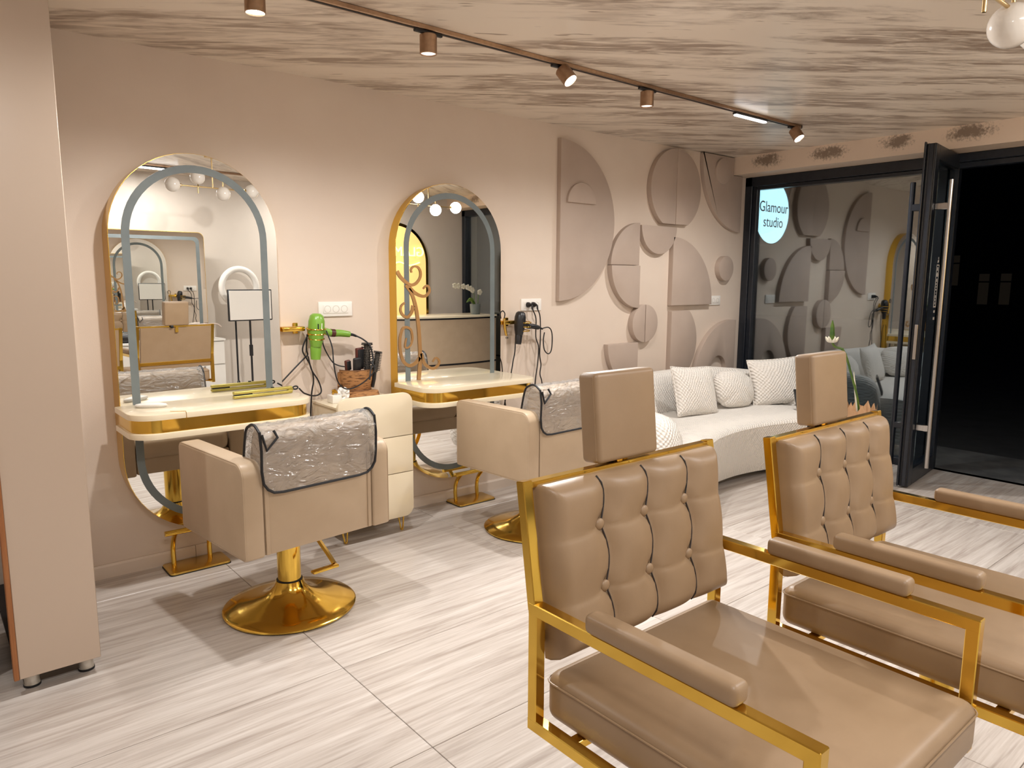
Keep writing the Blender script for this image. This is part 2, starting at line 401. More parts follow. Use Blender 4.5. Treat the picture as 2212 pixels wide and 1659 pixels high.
def obj(name, bm, mat, parent=None, smooth=38, kind=None):
    if not isinstance(bm, bpy.types.Mesh):
        bmesh.ops.recalc_face_normals(bm, faces=list(bm.faces))
        for f in bm.faces: f.smooth = smooth > 0
        me = bpy.data.meshes.new(name); bm.to_mesh(me); bm.free()
        if smooth > 0: me.set_sharp_from_angle(angle=math.radians(smooth))
    else: me = bm
    m = M[mat] if isinstance(mat, str) else mat
    me.materials.clear(); me.materials.append(m)
    o = bpy.data.objects.new(name, me); COL.objects.link(o)
    if parent is not None: o.parent = parent
    if kind: o['kind'] = kind
    return o

def tag(o, label, cat, group=None):
    o['label'] = label; o['category'] = cat
    if group: o['group'] = group
    return o

def thing(name, label, cat, loc=(0, 0, 0), rotz=0.0, group=None):
    o = bpy.data.objects.new(name, None); COL.objects.link(o)
    o.empty_display_size = 0.1
    o.location = loc; o.rotation_euler = (0, 0, rotz)
    return tag(o, label, cat, group)

def struct_root(name, loc=(0, 0, 0), label=None):
    o = bpy.data.objects.new(name, None); COL.objects.link(o); o.location = loc; o['kind'] = 'structure'
    if label: o['label'] = label
    return o

def struct(name, bm, mat, label=None, smooth=0):
    o = obj(name, bm, mat, None, smooth, 'structure')
    if label: o['label'] = label
    return o

def B(): return bmesh.new()

def copy_tree(o, parent=None):
    c = o.copy(); COL.objects.link(c)
    if parent is not None: c.parent = parent
    for ch in list(o.children): copy_tree(ch, c)
    return c

def text_mesh(txt, size, extrude=0.001, offset=0.0, align='CENTER', space=1.0):
    cu = bpy.data.curves.new('lettering', 'FONT'); cu.body = txt; cu.size = size; cu.extrude = extrude
    cu.offset = offset; cu.align_x = align; cu.align_y = 'CENTER'; cu.space_character = space; cu.resolution_u = 4
    o = bpy.data.objects.new('lettering', cu); COL.objects.link(o)
    dg = bpy.context.evaluated_depsgraph_get(); dg.update()
    me = bpy.data.meshes.new_from_object(o.evaluated_get(dg))
    bpy.data.objects.remove(o); bpy.data.curves.remove(cu)
    return me

def lamp_light(kind, name, parent, loc, energy, target=None, size=60, blend=0.5, radius=0.03, col=LAMP_WHITE):
    ld = bpy.data.lights.new(name, kind); ld.energy = energy; ld.color = col
    if kind == 'SPOT':
        ld.spot_size = math.radians(size); ld.spot_blend = blend; ld.shadow_soft_size = radius
    elif kind == 'POINT': ld.shadow_soft_size = radius
    lo = bpy.data.objects.new(name, ld); COL.objects.link(lo); lo.location = loc
    if target is not None:
        d = Vector(target) - Vector(loc); lo.rotation_euler = d.to_track_quat('-Z', 'Y').to_euler()
    lo.parent = parent
    return lo

# ================================================================== THE ROOM
ZC = 2.506
X0, X1 = -2.2, 6.04          # back of the room to the glass front
YB = -4.52                   # wall opposite the mirrors
# floor with separate tiles
fl = struct('floor', box(B(), ((X0 + X1) / 2, YB / 2, -0.03), (X1 - X0 + 0.2, -YB + 0.2, 0.04)), 'grout', 'grout bed under the pale wood-look floor tiles')
TX, TY = 1.235, 0.6
tile_me = None
for i in range(-3, 5):
    for j in range(0, 9):
        xa, xb = 1.145 + i * TX, 1.145 + (i + 1) * TX
        yb_, ya = 0.319 - j * TY, 0.319 - (j + 1) * TY
        xa, xb = max(xa, X0), min(xb, X1); ya, yb_ = max(ya, YB), min(yb_, 0.0)
        if xb - xa < 0.02 or yb_ - ya < 0.02: continue
        t = obj('tile', box(B(), (0, 0, 0), (xb - xa - 0.0022, yb_ - ya - 0.0022, 0.012), 0.0012, 1), 'tile', fl, 30)
        t.location = ((xa + xb) / 2, (ya + yb_) / 2, -0.006)
struct('ceiling', box(B(), ((X0 + X1) / 2, YB / 2, ZC + 0.05), (X1 - X0 + 0.3, -YB + 0.3, 0.1)), 'ceiling', 'marbled cream and taupe papered ceiling')
struct('wall_left', box(B(), ((X0 + X1) / 2 - 0.075, 0.06, 1.27), (X1 - X0 + 0.15, 0.12, 2.6)), 'wall', 'plain warm beige wall behind the mirrors')
struct('wall_back', box(B(), ((X0 + X1) / 2, YB - 0.06, 1.27), (X1 - X0 + 0.3, 0.12, 2.6)), 'backwall', 'beige wall opposite the mirrors')
struct('wall_behind', box(B(), (X0 - 0.06, YB / 2, 1.27), (0.12, -YB + 0.3, 2.6)), 'wall', 'beige end wall behind the viewer')
# beam over the glass front
struct('beam', box(B(), (5.865, YB / 2, 2.431), (0.35, -YB, 0.15)), 'beam', 'cream ceiling beam with sponged grey-brown patches above the glass front')
# skirting
for k, (xa, xb) in enumerate(((0.46, 1.052), (1.054, 5.93))):
    b = B(); prism(b, [(0, 0), (-0.016, 0), (-0.016, 0.058), (-0.010, 0.068), (0, 0.068)], xa, xb, 'yz')
    struct('baseboard_left' if k == 0 else 'baseboard_left_far', b, 'skirting', 'low cream skirting board under the mirror wall')

# ---- glass shop front
FX = 5.985                    # plane of the glazing
w1 = struct_root('window_1', (FX, 0, 0), 'fixed glass panel in a black frame beside the open door')
def frame_bar(c, s, name='frame', parent=None, mat='blackmetal'): return obj(name, box(B(), c, s, 0.004, 1), mat, parent, 30)
frame_bar((0, -0.035, 1.178), (0.11, 0.07, 2.355), 'frame_post', w1)
frame_bar((-0.02, -0.095, 1.14), (0.05, 0.045, 2.28), 'frame_post', w1)
frame_bar((0, -0.83, 2.315), (0.11, 1.66, 0.08), 'frame_head', w1)
frame_bar((-0.015, -0.86, 2.258), (0.06, 1.52, 0.03), 'frame_head', w1)
frame_bar((0, -0.83, 0.03), (0.09, 1.66, 0.06), 'frame_sill', w1)
frame_bar((0, -1.64, 1.178), (0.10, 0.06, 2.355), 'frame_post', w1)
obj('pane', box(B(), (0, -0.86, 1.15), (0.008, 1.50, 2.20)), 'glass', w1, 0)
w2 = struct_root('trim_1', (FX, 0, 0), 'black door head over the open doorway')
frame_bar((0, -2.6, 2.325), (0.13, 1.86, 0.06), 'frame_head', w2)
frame_bar((0.0, -2.6, 2.275), (0.08, 1.86, 0.04), 'frame_head', w2)
frame_bar((0, -3.5, 1.178), (0.11, 0.08, 2.355), 'frame_post', w2)
w3 = struct_root('window_2', (FX, 0, 0), 'second glass panel of the shop front beyond the doorway')
frame_bar((0, -4.02, 2.315), (0.11, 1.0, 0.08), 'frame_head', w3)
frame_bar((0, -4.02, 0.03), (0.09, 1.0, 0.06), 'frame_sill', w3)
frame_bar((0, -4.48, 1.178), (0.11, 0.07, 2.355), 'frame_post', w3)
obj('pane', box(B(), (0, -4.0, 1.17), (0.008, 0.92, 2.22)), 'glass', w3, 0)

# ---- open door leaf
hx, hy = 6.03, -1.70; nx, ny = 5.30, -1.79
dl = math.hypot(nx - hx, ny - hy); da = math.atan2(ny - hy, nx - hx)
door = struct_root('door_1', (hx, hy, 0.012), 'black framed glass door leaf standing open into the room')
door.rotation_euler = (0, 0, da)
DH = 2.335
def dbar(n, c, s, mat='blackmetal'): return obj(n, box(B(), c, s, 0.004, 1), mat, door, 30)
dbar('stile', (0.045, 0, DH / 2), (0.09, 0.06, DH)); dbar('stile', (dl - 0.045, 0, DH / 2), (0.09, 0.06, DH))
dbar('rail', (dl / 2, 0, DH - 0.05), (dl - 0.18, 0.06, 0.10)); dbar('rail', (dl / 2, 0, 0.06), (dl - 0.18, 0.06, 0.12))
dbar('edge_gasket', (dl + 0.004, 0.018, DH / 2), (0.008, 0.010, DH), 'rubber'); dbar('edge_gasket', (dl + 0.004, -0.018, DH / 2), (0.008, 0.010, DH), 'rubber')
dbar('edge_flange', (dl + 0.002, -0.036, DH / 2 + 0.006), (0.03, 0.012, DH + 0.01))
dbar('lock_plate', (dl + 0.006, 0, 1.02), (0.004, 0.022, 0.24), 'steel')
obj('pane', box(B(), (dl / 2, 0, DH / 2), (dl - 0.16, 0.008, DH - 0.2)), 'doorglass', door, 0)
for s, mt in ((-1, 'blackmetal'), (1, 'steel')):
    b = B(); hxp = dl - 0.08; hyp = s * 0.115
    tube(b, [(hxp, hyp, 0.14), (hxp, hyp, 2.10)], 0.017, 14)
    h = obj('pull_handle', b, mt, door)
    if s > 0: h['label'] = 'long brushed steel pull bar'
    b = B()
    for z in (0.42, 1.93): box(b, (hxp, s * 0.075, z), (0.03, 0.09, 0.045), 0.004, 1)
    obj('bracket', b, 'steel' if s > 0 else 'blackmetal', h)
# white sticker on the door glass: outlined slip with small vertical marks
b = B(); sx_ = dl * 0.46; sy_ = 0.006
for (cx, cz, w, hgt) in ((0, 0.148, 0.060, 0.007), (0, -0.148, 0.064, 0.010), (-0.030, 0, 0.004, 0.30), (0.030, 0, 0.004, 0.30),
                         (0.004, 0.120, 0.016, 0.024), (-0.006, 0.176, 0.010, 0.018), (0.010, 0.172, 0.010, 0.018), (0, 0.196, 0.006, 0.016),
                         (0.0, -0.182, 0.030, 0.018), (-0.004, -0.232, 0.032, 0.020),
                         (0.002, 0.040, 0.014, 0.022), (0.004, 0.014, 0.012, 0.014), (0, -0.006, 0.010, 0.012), (0.002, -0.026, 0.014, 0.010),
                         (0, -0.050, 0.006, 0.006), (0, -0.075, 0.010, 0.020), (0.002, -0.100, 0.008, 0.016), (0, -0.124, 0.008, 0.016)):
    box(b, (cx, 0, cz), (w, 0.0012, hgt))
prism(b, [(-0.018, 0.066), (0.018, 0.066), (0.018, 0.084), (0.0, 0.098), (-0.018, 0.084)], -0.0006, 0.0006)
st = obj('sticker', b, 'whiteink', door, 0); st.location = (sx_, 0.006, 1.40)

# ---- outside: paving, ground, far house front
struct('pavement', box(B(), (6.52, -2.2, -0.035), (0.93, 7.0, 0.05)), 'pavestone', 'grey stone landing outside the open door')
struct('ground', box(B(), (22, -6, -0.16), (30.2, 60, 0.1)), 'asphalt', 'dark street at night')
hb = thing('house', 'dark house front across the street with dim windows', 'building', (30, 6, -0.11))
obj('facade', box(B(), (1.5, 0, 4.5), (3, 40, 9)), 'farwall', hb, 0)
for k, (y, z) in enumerate(((0.55, 1.95), (-0.46, 1.28), (-1.14, 1.29), (-3.2, 1.3))):
    f = obj('window', box(B(), (-0.02, y, z), (0.06, 0.42, 1.25)), 'blackmetal', hb, 0)
    for dz, hh in ((-0.15, 0.78), (0.42, 0.26)): obj('pane', box(B(), (-0.06, y, z + dz), (0.03, 0.32, hh)), 'farwin', f, 0)

# ---- round illuminated shop sign outside
sg = thing('shop_sign', 'round light-blue illuminated Glamour studio sign outside the glass', 'sign', (6.40, 0.05, 2.085)); sg.scale = (1.14, 1.0, 1.14)
b = B(); lathe(b, [(0.0, 0.05), (0.262, 0.05), (0.268, 0.045), (0.268, -0.045), (0.262, -0.05), (0, -0.05)], 56, (0, 0, 0), Matrix.Rotation(PI / 2, 3, 'X'))
obj('casing', b, 'blackmetal', sg)
b = B(); lathe(b, [(0, 0.056), (0.250, 0.056), (0.256, 0.051), (0.256, 0.048)], 56, (0, 0, 0), Matrix.Rotation(PI / 2, 3, 'X'))
obj('face', b, 'signface', sg)
for txt, z in (('Glamour', 0.035), ('studio', -0.085)):
    o = obj('lettering', text_mesh(txt, 0.122, 0.0008, 0.0, space=1.0), 'ink', sg); o.rotation_euler = (PI / 2, 0, 0); o.location = (0.012, -0.0585, z)
b = B(); tube(b, [(-0.02, 0.02, 0.26), (-0.02, 0.02, 0.36)], 0.012, 10); tube(b, [(-0.24, 0.02, 0.345), (0.1, 0.02, 0.345)], 0.012, 10)
obj('bracket', b, 'blackmetal', sg)

# ================================================================== TALL CABINET (left edge)
cb = thing('tall_cabinet', 'tall narrow beige storage cabinet on silver round feet at the left edge', 'cabinet', (0.32, -0.47, 0))
obj('end_panel', box(B(), (0.0, -0.465, 1.265), (0.25, 0.018, 2.41), 0.002, 1), base_mat('cabinet_lacquer', srgb(204, 184, 166), 0.22, coat=0.2), cb)
obj('back_panel', box(B(), (0.116, 0.01, 1.265), (0.018, 0.93, 2.41), 0.002, 1), bpy.data.materials['cabinet_lacquer'], cb)
obj('edge_strip', box(B(), (-0.133, -0.462, 1.265), (0.016, 0.03, 2.41), 0.002, 1), 'wood', cb)
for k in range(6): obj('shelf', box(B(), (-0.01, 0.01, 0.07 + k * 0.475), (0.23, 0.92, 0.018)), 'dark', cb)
for (x, y) in ((-0.085, -0.41), (0.085, -0.41), (-0.085, 0.38), (0.085, 0.38)):
    b = B(); lathe(b, [(0, 0.0), (0.026, 0.0), (0.026, 0.012), (0.024, 0.012), (0.024, 0.06), (0, 0.06)], 20, (x, y, 0)); f = obj('foot', b, 'silver', cb)
    b = B(); lathe(b, [(0.026, 0.0), (0.0275, 0.0), (0.0275, 0.008), (0.026, 0.008)], 20, (x, y, 0)); obj('rubber_pad', b, 'rubber', f)
bg = thing('dark_bag', 'dark bag standing on the floor behind the tall cabinet edge', 'bag', (0.10, -0.60, 0.0))
b = B(); box(b, (0, 0, 0.17), (0.11, 0.30, 0.34), 0.04, 3); obj('body', b, 'dark', bg)
b = B(); tube(b, catmull([(0, -0.10, 0.32), (0, -0.08, 0.45), (0, 0, 0.49), (0, 0.08, 0.45), (0, 0.10, 0.32)], 5), 0.008, 8); obj('handle', b, 'black', bg)

# ================================================================== MIRROR STATIONS
MD = 0.08                     # body depth
def mirror_station(label, cx, z0, z1, shelf_z, hw=0.397, MD=0.08, yaw=0.0):
    t = thing('styling_mirror', label, 'mirror', (cx, 0, 0))
    o_out = stadium(0, z0, z1, hw)
    obj('body', prism(B(), o_out, -0.001, -MD + 0.004), 'gold', t)
    obj('mirror_glass', prism(B(), stadium(0, z0 + 0.002, z1 - 0.002, hw - 0.002), -MD + 0.004, -MD, bev=0.0), 'mirror', t, 30)
    obj('light_strip', band(B(), stadium(0, z0 + 0.055, z1 - 0.055, hw - 0.055), stadium(0, z0 + 0.09, z1 - 0.09, hw - 0.09), -MD + 0.001, -MD - 0.0012), 'stripgrey', t, 0)
    for ch in t.children:            # the panel stands a little askew to the wall
        for v in ch.data.vertices:
            if v.co.y < -0.01: v.co.y += math.tan(yaw) * v.co.x
    # shelf: two cream slabs with a gold band between
    def plan(ins, front): 
        h = 0.42 - ins; r = 0.11
        return [(-h, -MD - math.tan(yaw) * h)] + [(-h, front + r + ins)] + arc(-h + r, front + r + ins, r, 180, 270, 8)[1:] + arc(h - r, front + r + ins, r, 270, 360, 8) + [(h, -MD + math.tan(yaw) * h)]
    FR = -0.455
    sh = obj('shelf', prism(B(), plan(0, FR), shelf_z - 0.026, shelf_z, 'xy', bev=0.004), 'cream', t)
    obj('gold_band', prism(B(), plan(0.012, FR), shelf_z - 0.085, shelf_z - 0.026, 'xy'), 'gold', sh)
    obj('lower_slab', prism(B(), plan(0, FR), shelf_z - 0.111, shelf_z - 0.085, 'xy', bev=0.004), 'cream', sh)
    return t
mirror_station('arched lit-edge mirror with cream shelf nearest the tall cabinet', 1.126, 0.188, 2.028, 0.85, MD=0.102, yaw=0.045)
mirror_station('arched lit-edge mirror with gold scroll ornament on its cream shelf', 2.634, 0.172, 2.018, 0.828)

def footrest(label, cx):
    t = thing('footrest', label, 'footrest', (cx, -0.112, 0))
    b = B(); prism(b, rrect(-0.145, -0.082, 0.145, 0.082, 0.02, 4), 0.004, 0.014, 'xy', bev=0.002); pl = obj('base_plate', b, 'goldsatin', t)
    obj('rubber_pad', prism(B(), rrect(-0.148, -0.085, 0.148, 0.085, 0.02, 4), 0.0, 0.004, 'xy'), 'rubber', pl)
    for x in (-0.10, 0.075):
        b = B(); tube(b, catmull([(x, 0.03, 0.012), (x, 0.035, 0.09), (x, 0.015, 0.15), (x, -0.03, 0.20)], 5), 0.012, 10); obj('leg', b, 'gold', t)
    b = B(); tube(b, [(-0.15, -0.035, 0.205), (0.15, -0.035, 0.205)], 0.013, 14); obj('bar', b, 'gold', t)
footrest('gold floor footrest below the mirror nearest the tall cabinet', 1.028)
footrest('gold floor footrest below the mirror with the scroll ornament', 2.756)

# ---- scroll ornament on the shelf of the far mirror
orn = thing('scroll_ornament', 'bronze scrolling branch ornament fixed on the left of the far mirror', 'ornament', (2.39, -0.0832, 0.8285))
def scroll(pts, r0, r1, name, parent):
    P = catmull([(x - 2.39, 0, z - 0.828) for x, z in pts], 6); n = len(P)
    b = B(); L = []; Rr = []
    for i in range(n):
        d = (P[min(i + 1, n - 1)] - P[max(i - 1, 0)]).normalized(); s = Vector((-d.z, 0, d.x))
        w = r0 + (r1 - r0) * i / (n - 1)
        L.append(P[i] + s * w); Rr.append(P[i] - s * w)
    for y0, y1 in ((-0.002, 0.002),):
        V = [[b.verts.new((p.x, y, p.z)) for p in side] for side in (L, Rr) for y in (y0, y1)]
        a, c, e, g = V  # L front, L back, R front, R back
        for i in range(n - 1):
            b.faces.new((a[i], a[i + 1], e[i + 1], e[i])); b.faces.new((c[i], g[i], g[i + 1], c[i + 1]))
            b.faces.new((a[i], c[i], c[i + 1], a[i + 1])); b.faces.new((e[i], e[i + 1], g[i + 1], g[i]))
        b.faces.new((a[0], e[0], g[0], c[0])); b.faces.new((a[-1], c[-1], g[-1], e[-1]))
    return obj(name, b, 'copper', parent, 30)
scroll([(2.385, 0.828), (2.396, 0.957), (2.394, 1.056), (2.385, 1.179), (2.369, 1.277), (2.342, 1.354), (2.30, 1.405)], 0.013, 0.010, 'trunk', orn)
for P_ in ([(2.245, 1.485), (2.265, 1.454), (2.309, 1.417), (2.342, 1.405), (2.377, 1.417), (2.403, 1.45), (2.406, 1.484), (2.39, 1.51), (2.361, 1.515), (2.341, 1.498), (2.344, 1.479)],
           [(2.328, 1.39), (2.364, 1.359), (2.41, 1.339), (2.445, 1.341), (2.469, 1.368), (2.463, 1.395), (2.446, 1.4), (2.425, 1.383)],
           [(2.352, 1.282), (2.34, 1.244), (2.311, 1.215), (2.28, 1.226), (2.264, 1.255), (2.27, 1.283), (2.293, 1.3)],
           [(2.393, 0.967), (2.363, 0.934), (2.317, 0.922), (2.278, 0.95), (2.258, 1.01), (2.256, 1.083), (2.272, 1.14), (2.299, 1.155), (2.332, 1.137), (2.343, 1.088), (2.331, 1.049), (2.308, 1.031), (2.291, 1.039), (2.3, 1.09)],
           [(2.405, 0.991), (2.422, 0.935), (2.457, 0.902), (2.498, 0.892), (2.529, 0.912), (2.535, 0.937), (2.511, 0.957), (2.487, 0.933)]):
    scroll(P_, 0.011, 0.005, 'scroll', orn)

# ================================================================== STYLING CHAIRS
def styling_chair(label, loc, yaw, dz=0.0):
    t = thing('styling_chair', label, 'chair', (loc[0], loc[1], 0), yaw)
    Wd, Dp, zb, zt, at = 0.666, 0.585, 0.377 + dz, 0.756 + dz, 0.085
    # base, column
    b = B(); lathe(b, [(0, 0.004), (0.268, 0.004), (0.282, 0.008), (0.284, 0.014), (0.276, 0.020), (0.22, 0.030), (0.16, 0.043), (0.115, 0.060), (0.085, 0.080), (0.066, 0.104), (0.058, 0.128), (0, 0.128)], 64)
    ba = obj('base', b, 'gold', t, 30)
    b = B(); lathe(b, [(0, 0), (0.27, 0), (0.27, 0.0045), (0, 0.0045)], 48); obj('rubber_ring', b, 'rubber', ba)
    b = B(); lathe(b, [(0.049, 0.122), (0.056, 0.125), (0.056, 0.131), (0.049, 0.134)], 32); obj('collar', b, 'rubber', ba)
    b = B(); lathe(b, [(0, 0.128), (0.05, 0.128), (0.05, zb - 0.02), (0.062, zb - 0.018), (0.062, zb), (0, zb)], 40); obj('column', b, 'gold', t)
    b = B(); tube(b, catmull([(0.045, 0.0, zb - 0.035), (0.10, -0.02, zb - 0.05), (0.125, -0.09, zb - 0.12), (0.135, -0.15, zb - 0.175)], 5), 0.012, 8, sq=(0.026, 0.012))
    lv = obj('pump_lever', b, 'gold', t)
    b = B(); box(b, (0.08, -0.165, zb - 0.178), (0.125, 0.03, 0.014), 0.005, 2); obj('pedal', b, 'gold', lv)
    # arms
    for s in (-1, 1):
        r1, r2 = 0.055, 0.03
        o2 = arc(Dp / 2 - r2, zt - r2, r2, 0, 90, 5) + arc(-Dp / 2 + r1, zt - r1, r1, 90, 180, 7) + arc(-Dp / 2 + 0.012, zb + 0.012, 0.012, 180, 270, 3) + arc(Dp / 2 - 0.012, zb + 0.012, 0.012, 270, 360, 3)
        tm = bmesh.new(); xa = s * Wd / 2; xb = s * (Wd / 2 - at)
        prism(tm, o2, min(xa, xb), max(xa, xb), 'yz')
        bmesh.ops.recalc_face_normals(tm, faces=list(tm.faces))
        ed = [e for e in tm.edges if len(e.link_faces) == 2 and any(len(f.verts) > 6 for f in e.link_faces)]
        bmesh.ops.bevel(tm, geom=ed, offset=0.012, segments=3, profile=0.5, affect='EDGES')
        a_ = obj('arm', tm, 'stylist', t, 40)
        b = B()
        for xx in (xa - s * 0.004,):
            tube(b, [(xx, p[0] * 0.992, zb + 0.19 + dz * 0 + (p[1] - zb - 0.19) * 0.985) for p in o2], 0.0022, 6, closed=True)
        obj('piping', b, 'stylist', a_)
    wi = Wd / 2 - at - 0.002
    # lower body / back panel
    obj('back_panel', box(B(), (0, -Dp / 2 + 0.035, zb + 0.185), (2 * wi, 0.05, 0.37), 0.01, 2), 'stylist', t)
    for s in (-1, 1): obj('zip_flap', box(B(), (s * (wi - 0.012), -Dp / 2 + 0.008, zb + 0.17), (0.018, 0.006, 0.33), 0.002, 1), 'stylist', t)
    obj('seat_base', box(B(), (0, 0.02, zb + 0.05), (2 * wi, Dp - 0.06, 0.09), 0.012, 2), 'stylist', t)
    obj('seat', box(B(), (0, 0.045, zb + 0.145), (2 * wi - 0.004, Dp - 0.07, 0.12), 0.045, 4), 'stylist', t)
    # backrest cushion: rolled top
    ztop = 0.878 + dz
    o2 = [(-Dp / 2 + 0.012, zb + 0.30)] + [(-Dp / 2 - 0.004, ztop - 0.07)] + arc(-Dp / 2 + 0.051, ztop - 0.055, 0.055, 170, 20, 9) + [(-Dp / 2 + 0.125, ztop - 0.13), (-Dp / 2 + 0.135, zb + 0.2), (-Dp / 2 + 0.06, zb + 0.2)]
    tm = bmesh.new(); prism(tm, o2, -wi + 0.004, wi - 0.004, 'yz'); bmesh.ops.recalc_face_normals(tm, faces=list(tm.faces))
    ed = [e for e in tm.edges if any(len(f.verts) > 6 for f in e.link_faces)]
    bmesh.ops.bevel(tm, geom=ed, offset=0.02, segments=4, profile=0.5, affect='EDGES')
    obj('backrest', tm, 'stylist', t, 45)
    # clear vinyl cover with black binding
    prof = [(-Dp / 2 - 0.010, 0.625 + dz), (-Dp / 2 - 0.014, 0.70 + dz), (-Dp / 2 - 0.016, 0.78 + dz), (-Dp / 2 - 0.014, 0.83 + dz), (-Dp / 2 + 0.002, 0.866 + dz),
            (-Dp / 2 + 0.03, 0.886 + dz), (-Dp / 2 + 0.06, 0.889 + dz), (-Dp / 2 + 0.095, 0.872 + dz), (-Dp / 2 + 0.118, 0.835 + dz), (-Dp / 2 + 0.134, 0.76 + dz), (-Dp / 2 + 0.146, 0.66 + dz)]
    pf = catmull([(0, a, z) for a, z in prof], 3); hx_ = wi + 0.012; nu = 30
    rnd = random.Random(3 + int(loc[0] * 10))
    b = B(); G = []
    for i, p in enumerate(pf):
        row = []
        for k in range(nu + 1):
            u = -1 + 2 * k / nu
            w = rnd.uniform(-1, 1) * (0.0055 if 8 < i < 22 else 0.0016)
            zz = p.z
            if zz < 0.71 + dz and i < 8:      # rounded lower corners at the back
                ex = max(0, abs(u) - 0.72) / 0.28
                zz = zz + (0.085 * (1 - math.sqrt(max(0, 1 - ex * ex)))) * (0.71 + dz - p.z) / 0.085
            row.append(b.verts.new((u * hx_, p.y - abs(w) * (1 if i < 12 else -1), zz + w * 0.8)))
        G.append(row)
    for i in range(len(G) - 1):
        for k in range(nu): b.faces.new((G[i][k], G[i][k + 1], G[i + 1][k + 1], G[i + 1][k]))
    # end gussets
    for k in (0, nu):
        c = [G[i][k].co.copy() for i in range(len(G))]
        vs = [b.verts.new(v) for v in c]
        m = len(vs)
        for i in range(m // 2):
            q = (vs[i], vs[i + 1], vs[m - 2 - i], vs[m - 1 - i])
            if len(set(q)) == 4: b.faces.new(q)
    cv = obj('plastic_cover', b, 'vinyl', t, 80)
    cv['label'] = 'clear plastic cover with black binding over the backrest'
    b = B(); yb = -Dp / 2 - 0.013
    u_path = [(-hx_, yb + 0.006, 0.872 + dz), (-hx_, yb - 0.004, 0.80 + dz), (-hx_, yb, 0.72 + dz)]
    u_path += [(-hx_ + 0.075 + 0.075 * math.cos(a), yb, 0.70 + dz + 0.075 * math.sin(a)) for a in [PI * (1 + 0.125 * k) for k in range(1, 4)]]
    u_path += [(-hx_ + 0.085, yb, 0.626 + dz), (hx_ - 0.085, yb, 0.626 + dz)]
    u_path += [(hx_ - 0.075 + 0.075 * math.cos(a), yb, 0.70 + dz + 0.075 * math.sin(a)) for a in [PI * (1.5 + 0.125 * k) for k in range(1, 4)]]
    u_path += [(hx_, yb, 0.72 + dz), (hx_, yb - 0.004, 0.80 + dz), (hx_, yb + 0.006, 0.872 + dz)]
    tube(b, u_path, 0.0055, 8)
    for s in (-1, 1):
        tube(b, catmull([(s * hx_, yb + 0.006, 0.868 + dz), (s * hx_, yb + 0.045, 0.892 + dz), (s * hx_, yb + 0.085, 0.885 + dz), (s * hx_, yb + 0.12, 0.85 + dz), (s * hx_, yb + 0.155, 0.70 + dz)], 4), 0.0055, 8)
    obj('binding', b, 'rubber', cv)
    b = B()      # folded corner tab
    s = -1
    tube(b, [(s * hx_ + 0.004, yb - 0.004, 0.862 + dz), (s * hx_ + 0.02, yb - 0.008, 0.80 + dz), (s * hx_ + 0.065, yb - 0.008, 0.845 + dz), (s * hx_ + 0.055, yb + 0.002, 0.872 + dz)], 0.0055, 8)
    obj('corner_binding', b, 'rubber', cv)
    return t
styling_chair('beige box-shaped salon chair in front of the mirror nearest the tall cabinet', (1.205, -0.858), 0.104)
styling_chair('beige box-shaped salon chair in front of the mirror with the scroll ornament', (2.725, -0.760), 0.07, 0.006)

# ================================================================== TUFTED ARMCHAIRS
def tufted(bm, w, h, th, ncol=4, nrow=3, nx=112, ny=76):
    """biscuit-tufted cushion in local xz (x across, z up), bulging to -y"""
    V = []
    rows = [0.335, 0.70]
    for j in range(ny + 1):
        v = j / ny; row = []
        for i in range(nx + 1):
            u = i / nx
            x = (u - 0.5) * w; z = (v - 0.5) * h
            ex = min(u, 1 - u) * w; ez = min(v, 1 - v) * h
            edge = 1 - math.exp(-min(ex, ez) / 0.016)
            edge = min(1, max(0, min(ex, ez) / 0.045)); edge = math.sqrt(1 - (1 - edge) ** 2)
            y = -th * edge
            # bowed vertical seams cut the pad into pillows
            if v < rows[0]: ph = (v - (rows[0] - 0.365)) / 0.365
            elif v < rows[1]: ph = (v - rows[0]) / 0.365
            else: ph = (v - rows[1]) / 0.365
            bow = 0.020 * math.sin(PI * min(max(ph, 0), 1))
            sm = [-w / 2] + [(c / ncol - 0.5) * w + bow for c in range(1, ncol)] + [w / 2]
            k = max(i_ for i_ in range(ncol) if x >= sm[i_] - 1e-9)
            uu = (x - sm[k]) / (sm[k + 1] - sm[k])
            if k == 0: uu = max(uu, 0.5)
            if k == ncol - 1: uu = min(uu, 0.5)
            hp = 1 - abs(2 * uu - 1) ** 2.6
            vp = 0.75 + 0.25 * math.sin(PI * min(max(ph, 0), 1))
            y -= 0.024 * hp * vp * edge
            for c in range(1, ncol):
                for rv in rows:
                    dd = math.hypot(x - (c / ncol - 0.5) * w, (v - rv) * h)
                    y += 0.010 * math.exp(-(dd / 0.022) ** 2) * edge
            for rv in rows:
                d = abs((v - rv) * h + 0.010 * math.sin(PI * uu))
                y += 0.0030 * math.exp(-d / 0.0035) * edge
            row.append(bm.verts.new((x, y, z)))
        V.append(row)
    for j in range(ny):
        for i in range(nx): bm.faces.new((V[j][i], V[j][i + 1], V[j + 1][i + 1], V[j + 1][i]))
    ring = [V[0][i] for i in range(nx)] + [V[j][nx] for j in range(ny)] + [V[ny][i] for i in range(nx, 0, -1)] + [V[j][0] for j in range(ny, 0, -1)]
    back = [bm.verts.new((v.co.x, 0.018, v.co.z)) for v in ring]
    n = len(ring)
    for i in range(n): bm.faces.new((ring[i], back[i], back[(i + 1) % n], ring[(i + 1) % n]))
    bm.faces.new(back)
    return rows

